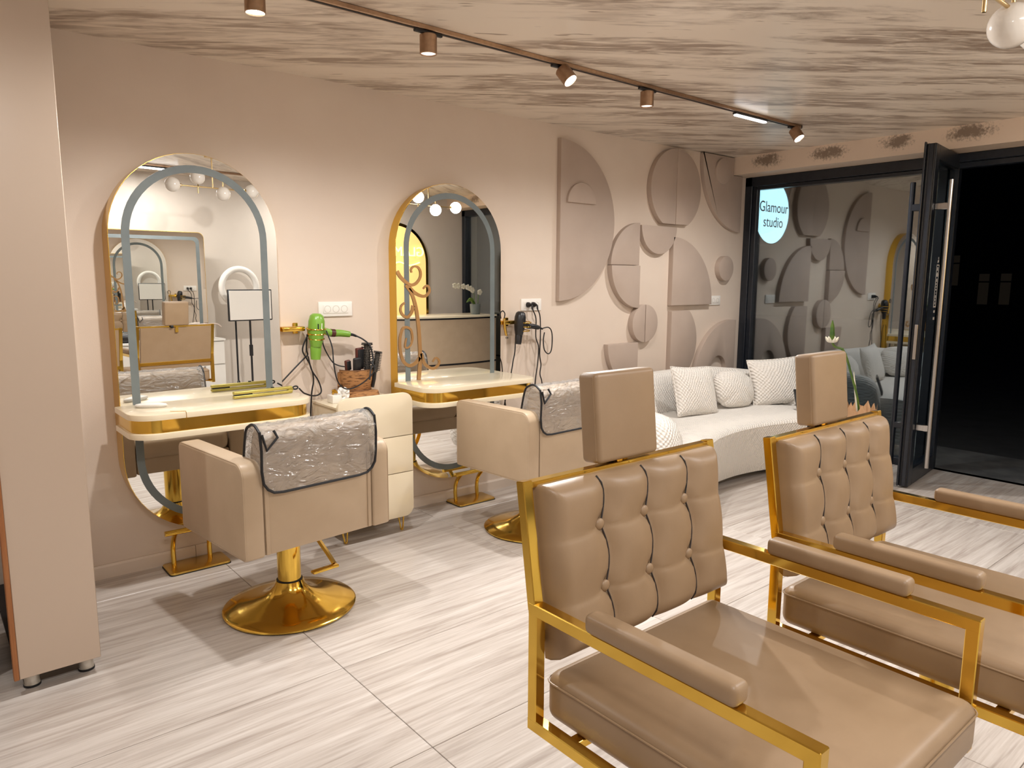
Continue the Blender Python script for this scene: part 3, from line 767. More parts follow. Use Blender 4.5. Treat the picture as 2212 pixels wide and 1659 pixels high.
def armchair(label, cx, cy):
    t = thing('tufted_armchair', label, 'armchair', (cx, cy, 0.1228)); t.scale = (0.915, 0.915, 0.915)
    q = 0.028; xs = 0.336; yr, yf = 0.326, -0.316; za, zl = 0.727, 0.453
    for s in (-1, 1):
        b = B()
        box(b, (s * xs, (yr + yf) / 2, za), (q, yr - yf + q, q), 0.002, 1)
        box(b, (s * xs, (yr + yf) / 2, zl), (q, yr - yf + q, q), 0.002, 1)
        for y in (yr, yf): box(b, (s * xs, y, (za + zl) / 2), (q - 0.0006, q - 0.0006, za - zl), 0.002, 1)
        sf = obj('side_frame', b, 'gold', t, 30)
        ap = obj('arm_pad', box(B(), (s * xs, -0.012, za + 0.035), (0.046, 0.35, 0.042), 0.013, 4), 'leather', t)
        b = B(); tube(b, [(s * xs - 0.0225, -0.176, za + 0.034), (s * xs + 0.0225, -0.176, za + 0.034)], 0.0012, 6); obj('seam', b, 'leather', ap)
    # back frame, slightly reclined
    b = B(); y0, y1, z1 = 0.330, 0.372, 1.000
    pl_ = math.hypot(y1 - y0, z1 - za); Rb = Matrix.Rotation(-math.atan2(y1 - y0, z1 - za), 3, 'X')
    for s in (-1, 1): box(b, (s * xs, (y0 + y1) / 2, (za + z1) / 2), (q - 0.001, q * 0.9, pl_ + 0.012), 0.002, 1, Rb)
    box(b, (0, y1, z1 - 0.004), (2 * xs - q + 0.002, q * 0.88, 0.014), 0.002, 1)
    box(b, (0, y0, 0.655), (2 * xs, 0.012, 0.03), 0.002, 1)
    obj('back_frame', b, 'gold', t, 20)
    # tufted back cushion
    bm = bmesh.new(); hh = 0.395; ww = 0.632
    rows = tufted(bm, ww, hh, 0.034)
    til = math.atan2(y1 - y0, z1 - za)
    R3 = Matrix.Rotation(-til, 3, 'X'); ctr = Vector((0.004, 0.335, 0.800))
    for v in bm.verts: v.co = R3 @ v.co + ctr
    bk = obj('backrest', bm, 'leather', t, 60)
    for c in range(1, 4):
        for rv in rows:
            b = B(); sphere(b, (0, 0, 0), 0.0145, 16, (1, 0.5, 1))
            o = obj('button', b, 'leather', bk); o.location = R3 @ Vector(((c / 4 - 0.5) * ww, -0.033, (rv - 0.5) * hh)) + ctr
    # thin dark tubes standing in for groove shade along the vertical seams
    b = B()
    for c in range(1, 4):
        pts = []
        for k in range(25):
            v = 0.02 + 0.96 * k / 24
            if v < rows[0]: ph = (v - (rows[0] - 0.365)) / 0.365
            elif v < rows[1]: ph = (v - rows[0]) / 0.365
            else: ph = (v - rows[1]) / 0.365
            bow = 0.020 * math.sin(PI * min(max(ph, 0), 1))
            e = min(1, min(v, 1 - v) * hh / 0.035); e = math.sqrt(1 - (1 - e) ** 2)
            pts.append(R3 @ Vector(((c / 4 - 0.5) * ww + bow, -0.0340 * e - 0.0012, (v - 0.5) * hh)) + ctr)
        tube(b, pts, 0.0022, 6)
    obj('seam_shade', b, 'dark', bk)
    # seat
    tm = B(); box(tm, (0, -0.012, 0.516), (0.628, 0.672, 0.116), 0.03, 5)
    for v in tm.verts:
        if v.co.z > 0.55: v.co.z += 0.014 * max(0, 1 - (v.co.x / 0.32) ** 2) * max(0, 1 - (v.co.y / 0.36) ** 2)
    st_ = obj('seat', tm, 'leather', t, 60)
    b = B(); tube(b, [(x, y - 0.012, 0.553) for x, y in rrect(-0.3155, -0.3375, 0.3155, 0.3375, 0.03, 4)], 0.0022, 6, closed=True)
    obj('piping', b, 'leather', st_)
    for y in (0.22, -0.24): obj('seat_rail', box(B(), (0, y, 0.450), (0.66, 0.028, 0.02), 0.002, 1), 'gold', t)
    # headrest on a sliding bracket
    Rh = Matrix.Rotation(-0.10, 3, 'X')
    hd = obj('headrest', box(B(), (-0.006, 0.395, 1.115), (0.218, 0.062, 0.218), 0.012, 4, Rh), 'leather', t, 50)
    b = B()
    for sx in (-0.1325 + 0.006,):
        tube(b, [Rh @ Vector((-0.1085, -0.02, z)) + Vector((-0.006, 0.395, 1.115)) for z in (-0.10, 0.10)], 0.002, 6)
    obj('seam', b, 'leather', hd)
    b = B(); box(b, (0.0, 0.385, 0.99), (0.028, 0.012, 0.10), 0.002, 1); box(b, (-0.022, 0.383, 1.004), (0.020, 0.02, 0.022), 0.002, 1)
    bk2 = obj('headrest_bracket', b, 'gold', t)
    b = B(); lathe(b, [(0, 0), (0.016, 0), (0.018, 0.005), (0.014, 0.022), (0, 0.024)], 14, (-0.035, 0.395, 0.997), Matrix.Rotation(-PI / 2, 3, 'Y')); obj('knob', b, 'rubber', bk2)
    # pedestal
    b = B(); lathe(b, [(0, -0.03), (0.045, -0.03), (0.045, 0.40), (0.09, 0.405), (0.09, 0.44), (0, 0.44)], 32); obj('column', b, 'gold', t)
    b = B(); lathe(b, [(0, 0), (0.24, 0), (0.245, 0.01), (0.23, 0.018), (0.13, 0.04), (0.07, 0.08), (0.05, 0.12), (0, 0.12)], 48, (0, 0, -0.1342)); obj('base', b, 'gold', t)
    return t
armchair('taupe tufted armchair with gold frame in the near foreground', 1.235, -3.0978)
armchair('taupe tufted armchair with gold frame behind the nearest one, by the door', 2.002, -3.1820)

# ================================================================== SOFA AND CUSHIONS
so = thing('curved_sofa', 'white quilted curved sofa below the round wall panels', 'sofa', (4.5, -0.75, 0))
O = Vector((4.5, -0.75, 0))
cl = catmull([(3.50, -1.22, 0), (3.46, -0.85, 0), (3.64, -0.50, 0), (4.05, -0.30, 0), (4.55, -0.245, 0), (5.0, -0.27, 0), (5.40, -0.45, 0), (5.63, -0.80, 0), (5.64, -1.16, 0)], 8)
b = B(); n = len(cl); rings = []
for i, p in enumerate(cl):
    tt = i / (n - 1)
    d = (cl[min(i + 1, n - 1)] - cl[max(i - 1, 0)]).normalized(); s = Vector((-d.y, d.x, 0))
    top = 0.60 + 0.14 * min(1, max(0, min(tt, 1 - tt) / 0.36)) ** 0.8
    e = min(tt, 1 - tt) / 0.06; e = math.sqrt(max(0.0, 1 - (1 - min(1, e)) ** 2)); e = max(e, 0.08)
    hw = (0.135 - 0.045 * max(0.0, tt - 0.6) / 0.4) * e; topz = 0.08 + (top - 0.08) * (0.55 + 0.45 * e)
    sec = []
    for k in range(20):
        a = 2 * PI * k / 20; ca, sa = math.cos(a), math.sin(a)
        px = hw * math.copysign(abs(ca) ** 0.75, ca)
        pz = (topz + 0.06) / 2 + (topz - 0.06) / 2 * math.copysign(abs(sa) ** 0.55, sa)
        sec.append(b.verts.new(p - O + s * px + Vector((0, 0, pz))))
    rings.append(sec)
for a, c in zip(rings, rings[1:]):
    for k in range(20): b.faces.new((a[k], a[(k + 1) % 20], c[(k + 1) % 20], c[k]))
b.faces.new(rings[0][::-1]); b.faces.new(rings[-1])
obj('backrest', b, 'boucle', so, 70)
front = catmull([(3.50, -1.36, 0), (3.80, -1.215, 0), (4.10, -1.105, 0), (4.50, -1.065, 0), (4.90, -1.13, 0), (5.20, -1.26, 0), (5.52, -1.42, 0)], 6)
rear = catmull([(3.50, -1.00, 0), (3.62, -0.62, 0), (4.05, -0.36, 0), (4.50, -0.30, 0), (4.98, -0.33, 0), (5.38, -0.56, 0), (5.54, -1.00, 0)], 6)
b = B(); rows_ = []
for f, k in zip(front, rear):
    d = (k - f); L = d.length; d.normalize()
    sec = [(0.09, 0.055), (0.02, 0.25), (0.0, 0.39)] + [(0.035 - 0.035 * math.cos(a), 0.40 + 0.035 * math.sin(a)) for a in (0.2, 0.5, 0.8, 1.1, 1.4)] + [(0.12, 0.440), (L * 0.4, 0.446), (L * 0.75, 0.442), (L, 0.435), (L, 0.055)]
    rows_.append([b.verts.new((f - O) + d * a + Vector((0, 0, z))) for a, z in sec])
for a, c in zip(rows_, rows_[1:]):
    m_ = len(a)
    for k in range(m_): b.faces.new((a[k], a[(k + 1) % m_], c[(k + 1) % m_], c[k]))
b.faces.new(rows_[0][::-1]); b.faces.new(rows_[-1])
obj('seat', b, 'boucle', so, 50)
b = B(); tube(b, [(p.x - 4.5, p.y + 0.75 + 0.004, 0.412) for p in front], 0.005, 6); obj('piping', b, 'boucle', so)
for (x, y) in ((-0.75, -0.2), (0.75, -0.2), (-0.4, 0.35), (0.4, 0.35)):
    b = B(); lathe(b, [(0, 0), (0.03, 0), (0.03, 0.06), (0, 0.06)], 14, (x, y, 0)); obj('foot', b, 'black', so)

def pillow(name, label, c, w, h, th, rot, puffy=False, group=None):
    """c is the bottom centre of the leaning cushion"""
    t = thing(name, label, 'cushion', c, 0, group)
    b = B(); n = 26; R = Matrix.Rotation(rot[2], 3, 'Z') @ Matrix.Rotation(rot[1], 3, 'Y') @ Matrix.Rotation(rot[0], 3, 'X')
    grids = []
    rnd = random.Random(int(c[0] * 100))
    for sgn in (-1, 1):
        G = []
        for j in range(n + 1):
            row = []
            for i in range(n + 1):
                u, v = -1 + 2 * i / n, -1 + 2 * j / n
                if puffy:
                    ex = 3.2
                    m_ = max(abs(u), abs(v)); rr = (abs(u) ** ex + abs(v) ** ex) ** (1 / ex)
                    k = m_ / rr if rr > 1e-6 else 1
                    uu, vv = u * k, v * k
                else:
                    pin = 0.055
                    uu = u * (1 - pin * (1 - v * v)); vv = v * (1 - pin * (1 - u * u))
                tt_ = ((1 - u * u) * (1 - v * v)); hgt = th / 2 * (tt_ ** 0.45)
                wr = 0.004 * math.sin(9 * u + 5 * v + sgn) * tt_ + 0.005 * math.sin(22 * (abs(u) + 0.2 * v)) * tt_ * abs(u) ** 3
                row.append(R @ Vector((uu * w / 2, sgn * (hgt + wr), vv * h / 2 + h / 2)))
            G.append(row)
        grids.append(G)
    F = [[b.verts.new(p) for p in row] for row in grids[0]]
    K = [[F[j][i] if (i in (0, n) or j in (0, n)) else b.verts.new(grids[1][j][i]) for i in range(n + 1)] for j in range(n + 1)]
    for j in range(n):
        for i in range(n):
            b.faces.new((F[j][i], F[j][i + 1], F[j + 1][i + 1], F[j + 1][i])); b.faces.new((K[j][i], K[j + 1][i], K[j + 1][i + 1], K[j][i + 1]))
    loop = [F[0][i].co.copy() for i in range(n)] + [F[j][n].co.copy() for j in range(n)] + [F[n][i].co.copy() for i in range(n, 0, -1)] + [F[j][0].co.copy() for j in range(n, 0, -1)]
    obj('cover', b, 'boucle', t, 80)
    if not puffy:
        b = B(); tube(b, loop, 0.0055, 6, closed=True); obj('piping', b, 'boucle', t)
    return t
SZ = 0.445
pillow('sofa_cushion', 'square piped white cushion, first of the square ones from the mirrors', (4.49, -0.63, SZ), 0.43, 0.37, 0.14, (-0.32, 0.06, -0.12))
pillow('sofa_cushion', 'soft round-cornered white cushion between the two square piped ones', (5.01, -0.62, SZ), 0.42, 0.30, 0.16, (-0.35, 0.05, -0.15), True)
pillow('sofa_cushion', 'square piped white cushion nearest the glass front on the sofa', (5.42, -0.74, SZ), 0.44, 0.38, 0.14, (-0.30, -0.06, -0.52))
pillow('sofa_cushion', 'large rounded white cushion tucked in the mirror end of the sofa', (3.90, -0.66, SZ), 0.46, 0.34, 0.19, (-0.45, 0.0, 0.62), True)
tb = thing('tablet', 'black tablet leaning on the sofa beside the last cushion', 'tablet', (5.36, -1.02, SZ), -0.4)
Rt = Matrix.Rotation(-0.35, 3, 'X')
obj('body', box(B(), (0, 0, 0.085), (0.24, 0.012, 0.165), 0.005, 2, Rt), 'black', tb)
obj('screen', box(B(), (0, -0.008, 0.085), (0.22, 0.002, 0.145), 0, 1, Rt), 'rubber', tb)

# ================================================================== WALL ART
def art(label, outlines, th=0.038, extra=None, name='wall_panel'):
    xs_ = [p[0] for o in outlines for p in o]; zs_ = [p[1] for o in outlines for p in o]
    cx, cz = (min(xs_) + max(xs_)) / 2, (min(zs_) + max(zs_)) / 2
    t = thing(name, label, 'wall panel', (cx, -0.0005, cz), 0, None)
    for k, o in enumerate(outlines):
        d = th if not isinstance(th, (list, tuple)) else th[k]
        obj('panel', prism(B(), [(x - cx, z - cz) for x, z in o], 0, -d, bev=0.003), 'taupe', t)
    if extra:
        for o, d0, d1 in extra: obj('relief', prism(B(), [(x - cx, z - cz) for x, z in o], -d0, -d1, bev=0.003), 'taupe', t)
    return t
art('tall taupe half-moon panel with a small raised half circle', [arc(3.60, 1.853, 0.5625, -90, 90, 40)], extra=[(arc(3.797, 1.985, 0.1425, 0, 180, 24), 0.038, 0.058)])
aL = math.degrees(math.asin(0.276 / 0.319))
art('large round taupe panel with a vertical seam under the ceiling', [arc(4.885, 2.169, 0.319, 90, 180 + aL, 30) + [(4.884, 1.893)], [(4.886, 1.893)] + arc(4.885, 2.169, 0.319, -aL, 90, 30)], th=[0.045, 0.05])
q3 = [(p[0], p[1]) for p in arc(5.83, 2.46, 0.592, 176, 268, 24)]
art('taupe corner panel with a small raised disc beside the beam', [[(5.684, 2.50), (5.238, 2.50)] + q3 + [(5.825, 1.868), (5.825, 2.352), (5.684, 2.352)]], extra=[(arc(5.508, 2.370, 0.107, 0, 360, 36)[:-1], 0.038, 0.056)])
art('taupe left half circle made of two quarters', [arc(4.462, 1.557, 0.325, 90, 180, 20) + [(4.462, 1.557)], arc(4.464, 1.553, 0.330, 180, 270, 20) + [(4.464, 1.553)]], th=[0.036, 0.048])
art('small taupe half circle with its flat side up', [arc(4.690, 1.868, 0.2195, 180, 360, 30)], th=0.045)
art('large taupe quarter circle panel above the seat end', [[(4.872, 1.235)] + arc(4.872, 1.235, 0.558, 0, 90, 28)], th=0.045)
art('small plain round taupe panel near the glass front', [arc(5.623, 1.548, 0.108, 0, 360, 36)[:-1]], th=0.05)
art('small round taupe panel split by a vertical groove', [arc(4.538, 1.098, 0.15, 90, 270, 24), arc(4.546, 1.098, 0.15, -90, 90, 24)], th=0.05)
aa = math.degrees(math.asin(0.258 / 0.352))
art('tall taupe half circle panel rising behind the sofa back', [arc(4.882, 0.929, 0.352, -aa, aa, 30) + [(4.882, 1.187), (4.882, 0.671)]], th=0.045)
dome = arc(5.76, 0.55, 0.54, 83.6, 180, 30)
art('wide taupe dome panel with a small arch cut out', [[(5.82, 0.46)] + dome + [(5.22, 0.46), (5.456, 0.46)] + arc(5.571, 0.66, 0.115, 180, 0, 16) + [(5.686, 0.46)]], th=0.045)
art('taupe quarter circle panel just above the sofa at the mirror end', [[(4.468, 0.95)] + arc(4.468, 0.95, 0.352, 180, 270, 24)], th=0.045)

# ================================================================== SOCKETS
def outlet(label, x0, x1, z0, z1, ns, group=None):
    cx, cz, w, h = (x0 + x1) / 2, (z0 + z1) / 2, x1 - x0, z1 - z0
    t = thing('wall_socket', label, 'socket', (cx, -0.0005, cz))
    obj('plate', prism(B(), rrect(-w / 2, -h / 2, w / 2, h / 2, 0.004, 3), 0, -0.010, bev=0.003), 'plastic', t)
    fw = w * 0.74
    obj('insert', prism(B(), rrect(-fw / 2, -h * 0.29, fw / 2, h * 0.29, 0.003, 3), -0.010, -0.013, bev=0.001), 'plastic', t)
    for k in range(ns):
        x = (k - (ns - 1) / 2) * fw / ns
        b = B(); lathe(b, [(0, 0.0085), (h * 0.20, 0.0085), (h * 0.215, 0.0135), (h * 0.245, 0.0135), (h * 0.245, 0.012)], 24, (x, 0, 0), Matrix.Rotation(PI / 2, 3, 'X'))
        s = obj('socket', b, 'socket', t)
        b = B()
        for dx in (-0.007, 0.007): lathe(b, [(0, 0.0092), (0.0032, 0.0092), (0.0032, 0.0086)], 10, (x + dx, 0, 0), Matrix.Rotation(PI / 2, 3, 'X'))
        obj('pin_hole', b, 'ink', s)
    return t
outlet('white triple wall socket above the green hair dryer', 1.778, 1.986, 1.229, 1.312, 3)
outlet('white wall socket with two black plugs above the black hair dryer', 3.268, 3.455, 1.227, 1.309, 3)
outlet('small white socket on the wall beside the quarter circle panel', 5.450, 5.612, 1.226, 1.308, 2)
for (x, lab) in ((3.325, 'black plug in the socket, the one toward the mirror'), (3.372, 'black plug in the socket, the one toward the wall panels')):
    t = thing('power_plug', lab, 'plug', (x, -0.013, 1.268))
    b = B(); lathe(b, [(0, 0.0), (0.019, 0.0), (0.019, 0.012), (0.014, 0.022), (0.009, 0.034), (0, 0.036)], 18, (0, 0, 0), Matrix.Rotation(PI / 2, 3, 'X')); obj('body', b, 'black', t)
    b = B(); tube(b, catmull([(0, -0.03, 0), (0, -0.045, -0.004), (0, -0.05, -0.03)], 4), 0.006, 8); obj('cord_relief', b, 'rubber', t)

# ================================================================== DRYERS, HOLDERS, CABLES
def holder(label, x, z):
    t = thing('dryer_holder', label, 'holder', (x, 0, z))
    obj('wall_plate', box(B(), (0, -0.004, 0), (0.03, 0.008, 0.06), 0.003, 1), 'gold', t)
    obj('arm', box(B(), (-0.035, -0.035, 0.0), (0.13, 0.07, 0.026), 0.006, 2), 'gold', t)
    b = B()
    for k, (rr, zz) in enumerate(((0.052, 0.0), (0.047, -0.028), (0.042, -0.056))):
        tube(b, [(0.085 + rr * math.cos(a), -0.085 + rr * math.sin(a), zz + 0.004 * math.sin(a)) for a in [2 * PI * i / 24 for i in range(24)]], 0.0035, 6, closed=True)
    tube(b, [(0.085 - 0.052, -0.085, 0), (0.085 - 0.042, -0.085, -0.056)], 0.003, 6)
    obj('spiral', b, 'gold', t)
    return t
holder('gold spiral dryer holder beside the nearest mirror', 1.640, 1.170)
holder('gold spiral dryer holder beside the far mirror', 3.142, 1.155)

def dryer(label, x, y, z, mat, tilt, s=1.0):
    t = thing('hair_dryer', label, 'hair dryer', (x, y, z)); t.scale = (s, s, s)
    R = Matrix.Rotation(tilt, 3, 'Y')
    b = B(); lathe(b, [(0, 0.118), (0.022, 0.117), (0.036, 0.105), (0.044, 0.075), (0.045, 0.03), (0.041, -0.01), (0.033, -0.05), (0.029, -0.065), (0, -0.065)], 32, (0, 0, 0), R)
    obj('barrel', b, mat, t, 50)
    b = B(); lathe(b, [(0, -0.062), (0.030, -0.062), (0.032, -0.07), (0.029, -0.115), (0.026, -0.135), (0.022, -0.135), (0, -0.128)], 28, (0, 0, 0), R, 1.0, 0.75)
    nz = obj('nozzle', b, mat, t, 50)
    b = B(); P = catmull([R @ Vector((0.03, 0, 0.03)), R @ Vector((0.09, 0.008, 0.012)), R @ Vector((0.14, 0.01, 0.012)), R @ Vector((0.205, 0.01, 0.006))], 5)
    tube(b, P, [0.017 + 0.004 * math.sin(PI * i / (len(P) - 1)) for i in range(len(P))], 14)
    hd = obj('handle', b, mat, t, 50)
    b = B(); tube(b, [R @ Vector((0.088, 0.008, 0.013)), R @ Vector((0.112, 0.009, 0.012))], 0.0225, 14); obj('band', b, 'brushred' if mat == 'green' else 'black', hd)
    b = B(); tube(b, catmull([R @ Vector((0.20, 0.01, 0.006)), R @ Vector((0.225, 0.01, 0.004)), R @ Vector((0.25, 0.01, -0.004))], 4), [0.010 - 0.0005 * i for i in range(9)], 10); obj('cord_relief', b, 'rubber', hd)
    b = B()
    tube(b, [R @ Vector((-0.010, -0.0455, 0.03)), R @ Vector((-0.010, -0.044, 0.062))], 0.003, 8)
    obj('vent', b, 'rubber', t)
    if mat == 'green':
        b = B(); tube(b, [R @ Vector((0.010, -0.045, 0.03)), R @ Vector((0.012, -0.043, 0.066))], 0.0022, 6); obj('badge', b, 'plastic', t)
    return t
dryer('green hair dryer hanging in the holder beside the nearest mirror', 1.722, -0.090, 1.135, 'green', 0.06)
dryer('black hair dryer hanging in the holder beside the far mirror', 3.190, -0.085, 1.125, 'black', 0.10, 0.88)

def cable(label, pts, r=0.0042, name='power_cable', mat='rubber'):
    P = [Vector(p) for p in pts]; o0 = Vector((P[0].x, P[0].y, P[0].z))
    b = B(); tube(b, catmull([p - o0 for p in P], 6), r, 7)
    o = obj(name, b, mat); o.location = o0
    return tag(o, label, 'cable')
cable('black cable dropping from the green dryer holder behind the drawer cabinet', [(1.698, -0.045, 1.141), (1.665, -0.05, 1.083), (1.659, -0.05, 1.043), (1.681, -0.05, 1.001), (1.703, -0.05, 0.955), (1.716, -0.05, 0.883), (1.701, -0.05, 0.798), (1.690, -0.045, 0.60), (1.688, -0.04, 0.30)])
cable('black cable running from the green dryer holder to behind the nearest mirror', [(1.694, -0.035, 1.137), (1.687, -0.035, 1.053), (1.693, -0.035, 1.023), (1.669, -0.035, 1.002), (1.60, -0.035, 0.94), (1.535, -0.035, 0.88)])
cable('black looping cable of the champagne straightener on the nearest shelf', [(1.680, -0.07, 1.018), (1.697, -0.07, 0.943), (1.734, -0.07, 0.88), (1.746, -0.08, 0.826), (1.728, -0.09, 0.805), (1.688, -0.10, 0.802), (1.623, -0.14, 0.826), (1.59, -0.18, 0.845), (1.560, -0.214, 0.868)])
cable('black cable from the green dryer into the brush basket', [(1.800, -0.05, 1.166), (1.778, -0.05, 1.085), (1.825, -0.05, 0.985), (1.86, -0.06, 0.955), (1.90, -0.08, 0.945)], 0.0036)
cable('long black cable looping under the woven brush basket', [(1.758, -0.14, 1.16), (1.775, -0.17, 1.073), (1.767, -0.20, 0.986), (1.78, -0.21, 0.893), (1.819, -0.21, 0.845), (1.871, -0.215, 0.842), (1.943, -0.215, 0.872), (2.003, -0.21, 0.92), (2.014, -0.2, 0.95), (2.0, -0.18, 0.977)], 0.0038)
cable('black cable curving from the green dryer handle down over the brushes', [(1.966, -0.085, 1.118), (1.99, -0.12, 1.10), (2.012, -0.16, 1.065), (2.023, -0.17, 1.003), (2.018, -0.18, 0.973), (1.99, -0.20, 0.925), (1.975, -0.215, 0.88)], 0.0046)
cable('straight black cable hanging from the socket, ending nearer the far mirror', [(3.325, -0.062, 1.24), (3.365, -0.055, 1.173), (3.370, -0.05, 1.047), (3.397, -0.05, 0.971), (3.389, -0.05, 0.853), (3.366, -0.05, 0.703), (3.36, -0.05, 0.42)])
cable('straight black cable hanging from the socket, ending nearer the wall panels', [(3.372, -0.062, 1.24), (3.404, -0.055, 1.18), (3.404, -0.06, 1.037), (3.399, -0.06, 0.924), (3.421, -0.05, 0.846), (3.413, -0.05, 0.78), (3.436, -0.05, 0.692), (3.44, -0.05, 0.42)])
cable('black cable hanging in a long loop from the black dryer handle', [(3.41, -0.075, 1.105), (3.47, -0.075, 1.108), (3.505, -0.07, 1.062), (3.512, -0.06, 0.953), (3.482, -0.06, 0.921), (3.443, -0.06, 0.952), (3.432, -0.06, 1.018), (3.440, -0.062, 1.075)])
cable('thin black cable hanging below the black hair dryer to the far shelf', [(3.185, -0.05, 1.06), (3.18, -0.05, 0.956), (3.165, -0.05, 0.893), (3.147, -0.05, 0.807), (3.11, -0.045, 0.66), (3.08, -0.04, 0.52)])
cable('short black cable crossing below the far shelf', [(3.055, -0.035, 0.93), (3.075, -0.035, 0.88), (3.085, -0.035, 0.80), (3.10, -0.035, 0.66), (3.125, -0.035, 0.52)], 0.0036)

cl2 = thing('hair_clipper', 'small hair clipper with strap hooked on the far dryer holder', 'clipper', (3.055, -0.078, 1.10))
b = B(); tube(b, catmull([(0.0, -0.005, 0.085), (0.008, -0.005, 0.03), (0.022, -0.005, -0.03)], 5), [0.006, 0.007, 0.008, 0.009, 0.0095, 0.01, 0.01, 0.0095, 0.009, 0.0085, 0.008], 10); obj('body', b, 'goldsatin', cl2)
b = B(); box(b, (0.026, -0.005, -0.045), (0.020, 0.010, 0.012), 0.002, 1); obj('blade', b, 'steel', cl2)
b = B(); tube(b, catmull([(-0.025, -0.005, 0.085), (-0.03, -0.005, 0.12), (-0.01, -0.005, 0.135), (0.008, -0.005, 0.115), (0.0, -0.005, 0.08)], 5), 0.004, 6); obj('strap', b, 'rubber', cl2)

# ================================================================== SHELF ITEMS
def straightener(label, p0, p1, opened):
    c = (Vector(p0) + Vector(p1)) / 2; d = Vector(p1) - Vector(p0); L = d.length; a = math.atan2(d.y, d.x)
    t = thing('hair_straightener', label, 'hair straightener', c, a)
    for k, zz in enumerate((0.010, 0.030)):
        b = B(); box(b, (0, 0, zz), (L, 0.026, 0.016), 0.006, 3, None); o = obj('plate_arm', b, 'olivegold', t)
        b = B(); box(b, (-L / 2 + 0.05, 0, zz + (0.009 if k == 0 else -0.009)), (0.09, 0.022, 0.004), 0.001, 1); obj('heat_plate', b, 'rubber', o)
    b = B(); box(b, (0.05, 0, 0.04), (0.016, 0.010, 0.006), 0.002, 1); obj('button', b, 'rubber', t)
    b = B(); box(b, (L / 2 - 0.01, 0, 0.02), (0.03, 0.02, 0.02), 0.006, 2); obj('hinge', b, 'olivegold', t)
    b = B(); tube(b, [(L / 2 + 0.02 + 0.014 * math.cos(x), 0, 0.026 + 0.008 * math.sin(x)) for x in [2 * PI * i / 14 for i in range(14)]], 0.004, 6, closed=True); obj('hang_loop', b, 'rubber', t)
    return t
straightener('champagne hair straightener on the nearest shelf, the one at the front', (1.205, -0.245, 0.850), (1.515, -0.225, 0.850), 1)
rm = thing('white_case', 'slim white rounded case lying on the nearest mirror shelf', 'case', (0.835, -0.235, 0.85), -0.45)
b = B(); lathe(b, [(0, 0), (0.05, 0.001), (0.056, 0.008), (0.052, 0.016), (0.03, 0.021), (0, 0.022)], 28, (0, 0, 0), None, 1.25, 0.45); obj('shell', b, 'white', rm)
b = B(); tube(b, [(1.25 * 0.0565 * math.cos(a), 0.45 * 0.0565 * math.sin(a), 0.009) for a in [2 * PI * i / 32 for i in range(32)]], 0.001, 5, closed=True); obj('seam', b, 'socket', rm)
cd = tag(obj('gold_chain', tube(B(), catmull([(0, 0, 0.002), (0.03, -0.02, 0.002), (0.05, -0.03, 0.002), (0.055, -0.042, 0.0), (0.056, -0.045, -0.03)], 5), 0.0012, 5), 'gold'), 'thin gold chain trailing over the front of the nearest shelf', 'chain')
cd.location = (0.87, -0.412, 0.8505)

# ================================================================== DRAWER CABINET
dc = thing('drawer_cabinet', 'cream three-drawer cabinet on gold hairpin legs between the mirrors', 'cabinet', (1.93, -0.2, 0))
obj('body', box(B(), (0.0, 0.01, 0.435), (0.43, 0.33, 0.63), 0.003, 1), 'cream', dc)
obj('top', box(B(), (0.0, 0.01, 0.757), (0.44, 0.34, 0.014), 0.002, 1), 'cream', dc)
xa, xb = 1.697 - 1.93, 2.154 - 1.93; y0, y1 = -0.155, -0.175
zc = [0.100, 0.359, 0.570, 0.816]
for k in range(3):
    z0, z1 = zc[k] + (0.002 if k else 0), zc[k + 1] - 0.002
    r = 0.055
    if k == 0: o2 = [(xb, z1), (xa, z1)] + arc(xa + r, z0 + r, r, 180, 270, 8) + arc(xb - r, z0 + r, r, 270, 360, 8)
    elif k == 1: o2 = [(xb, z1), (xa, z1), (xa, z0), (xb, z0)]
    else: o2 = arc(xb - r, z1 - r, r, 0, 90, 8) + arc(xa + r, z1 - r, r, 90, 180, 8) + [(xa, z0), (xb, z0)]
    obj('drawer_front', prism(B(), o2, y0, y1, bev=0.003), 'cream', dc)
for (x, y) in ((0.178, -0.115), (-0.178, -0.115), (0.178, 0.13), (-0.178, 0.13)):
    b = B(); tube(b, catmull([(x - 0.03, y, 0.122), (x - 0.006, y, 0.008), (x, y, 0.005), (x + 0.006, y, 0.008), (x + 0.014, y, 0.122)], 5), 0.0045, 8); obj('leg', b, 'gold', dc)

# small white dish with paper and gold clip
ws = thing('tissue_tray', 'small white tray with crumpled tissue on the drawer cabinet', 'tray', (1.80, -0.17, 0.764))
obj('tray', box(B(), (-0.02, 0, 0.022), (0.055, 0.07, 0.044), 0.004, 2), 'plastic', ws)
b = B(); t_ = bmesh.new(); bmesh.ops.create_icosphere(t_, subdivisions=3, radius=0.034)
rn = random.Random(5)
for v in t_.verts: v.co = v.co * rn.uniform(0.75, 1.2); v.co.z *= 1.15
for v in t_.verts: v.co += Vector((0.034, 0, 0.040))
merge(b, t_); obj('tissue', b, 'white', ws, 20)
b = B(); tube(b, catmull([(-0.03, 0, 0.046), (-0.02, 0, 0.07), (0.0, 0, 0.05)], 4), 0.005, 6); box(b, (-0.022, 0, 0.062), (0.022, 0.012, 0.022), 0.003, 1); obj('clip', b, 'gold', ws)

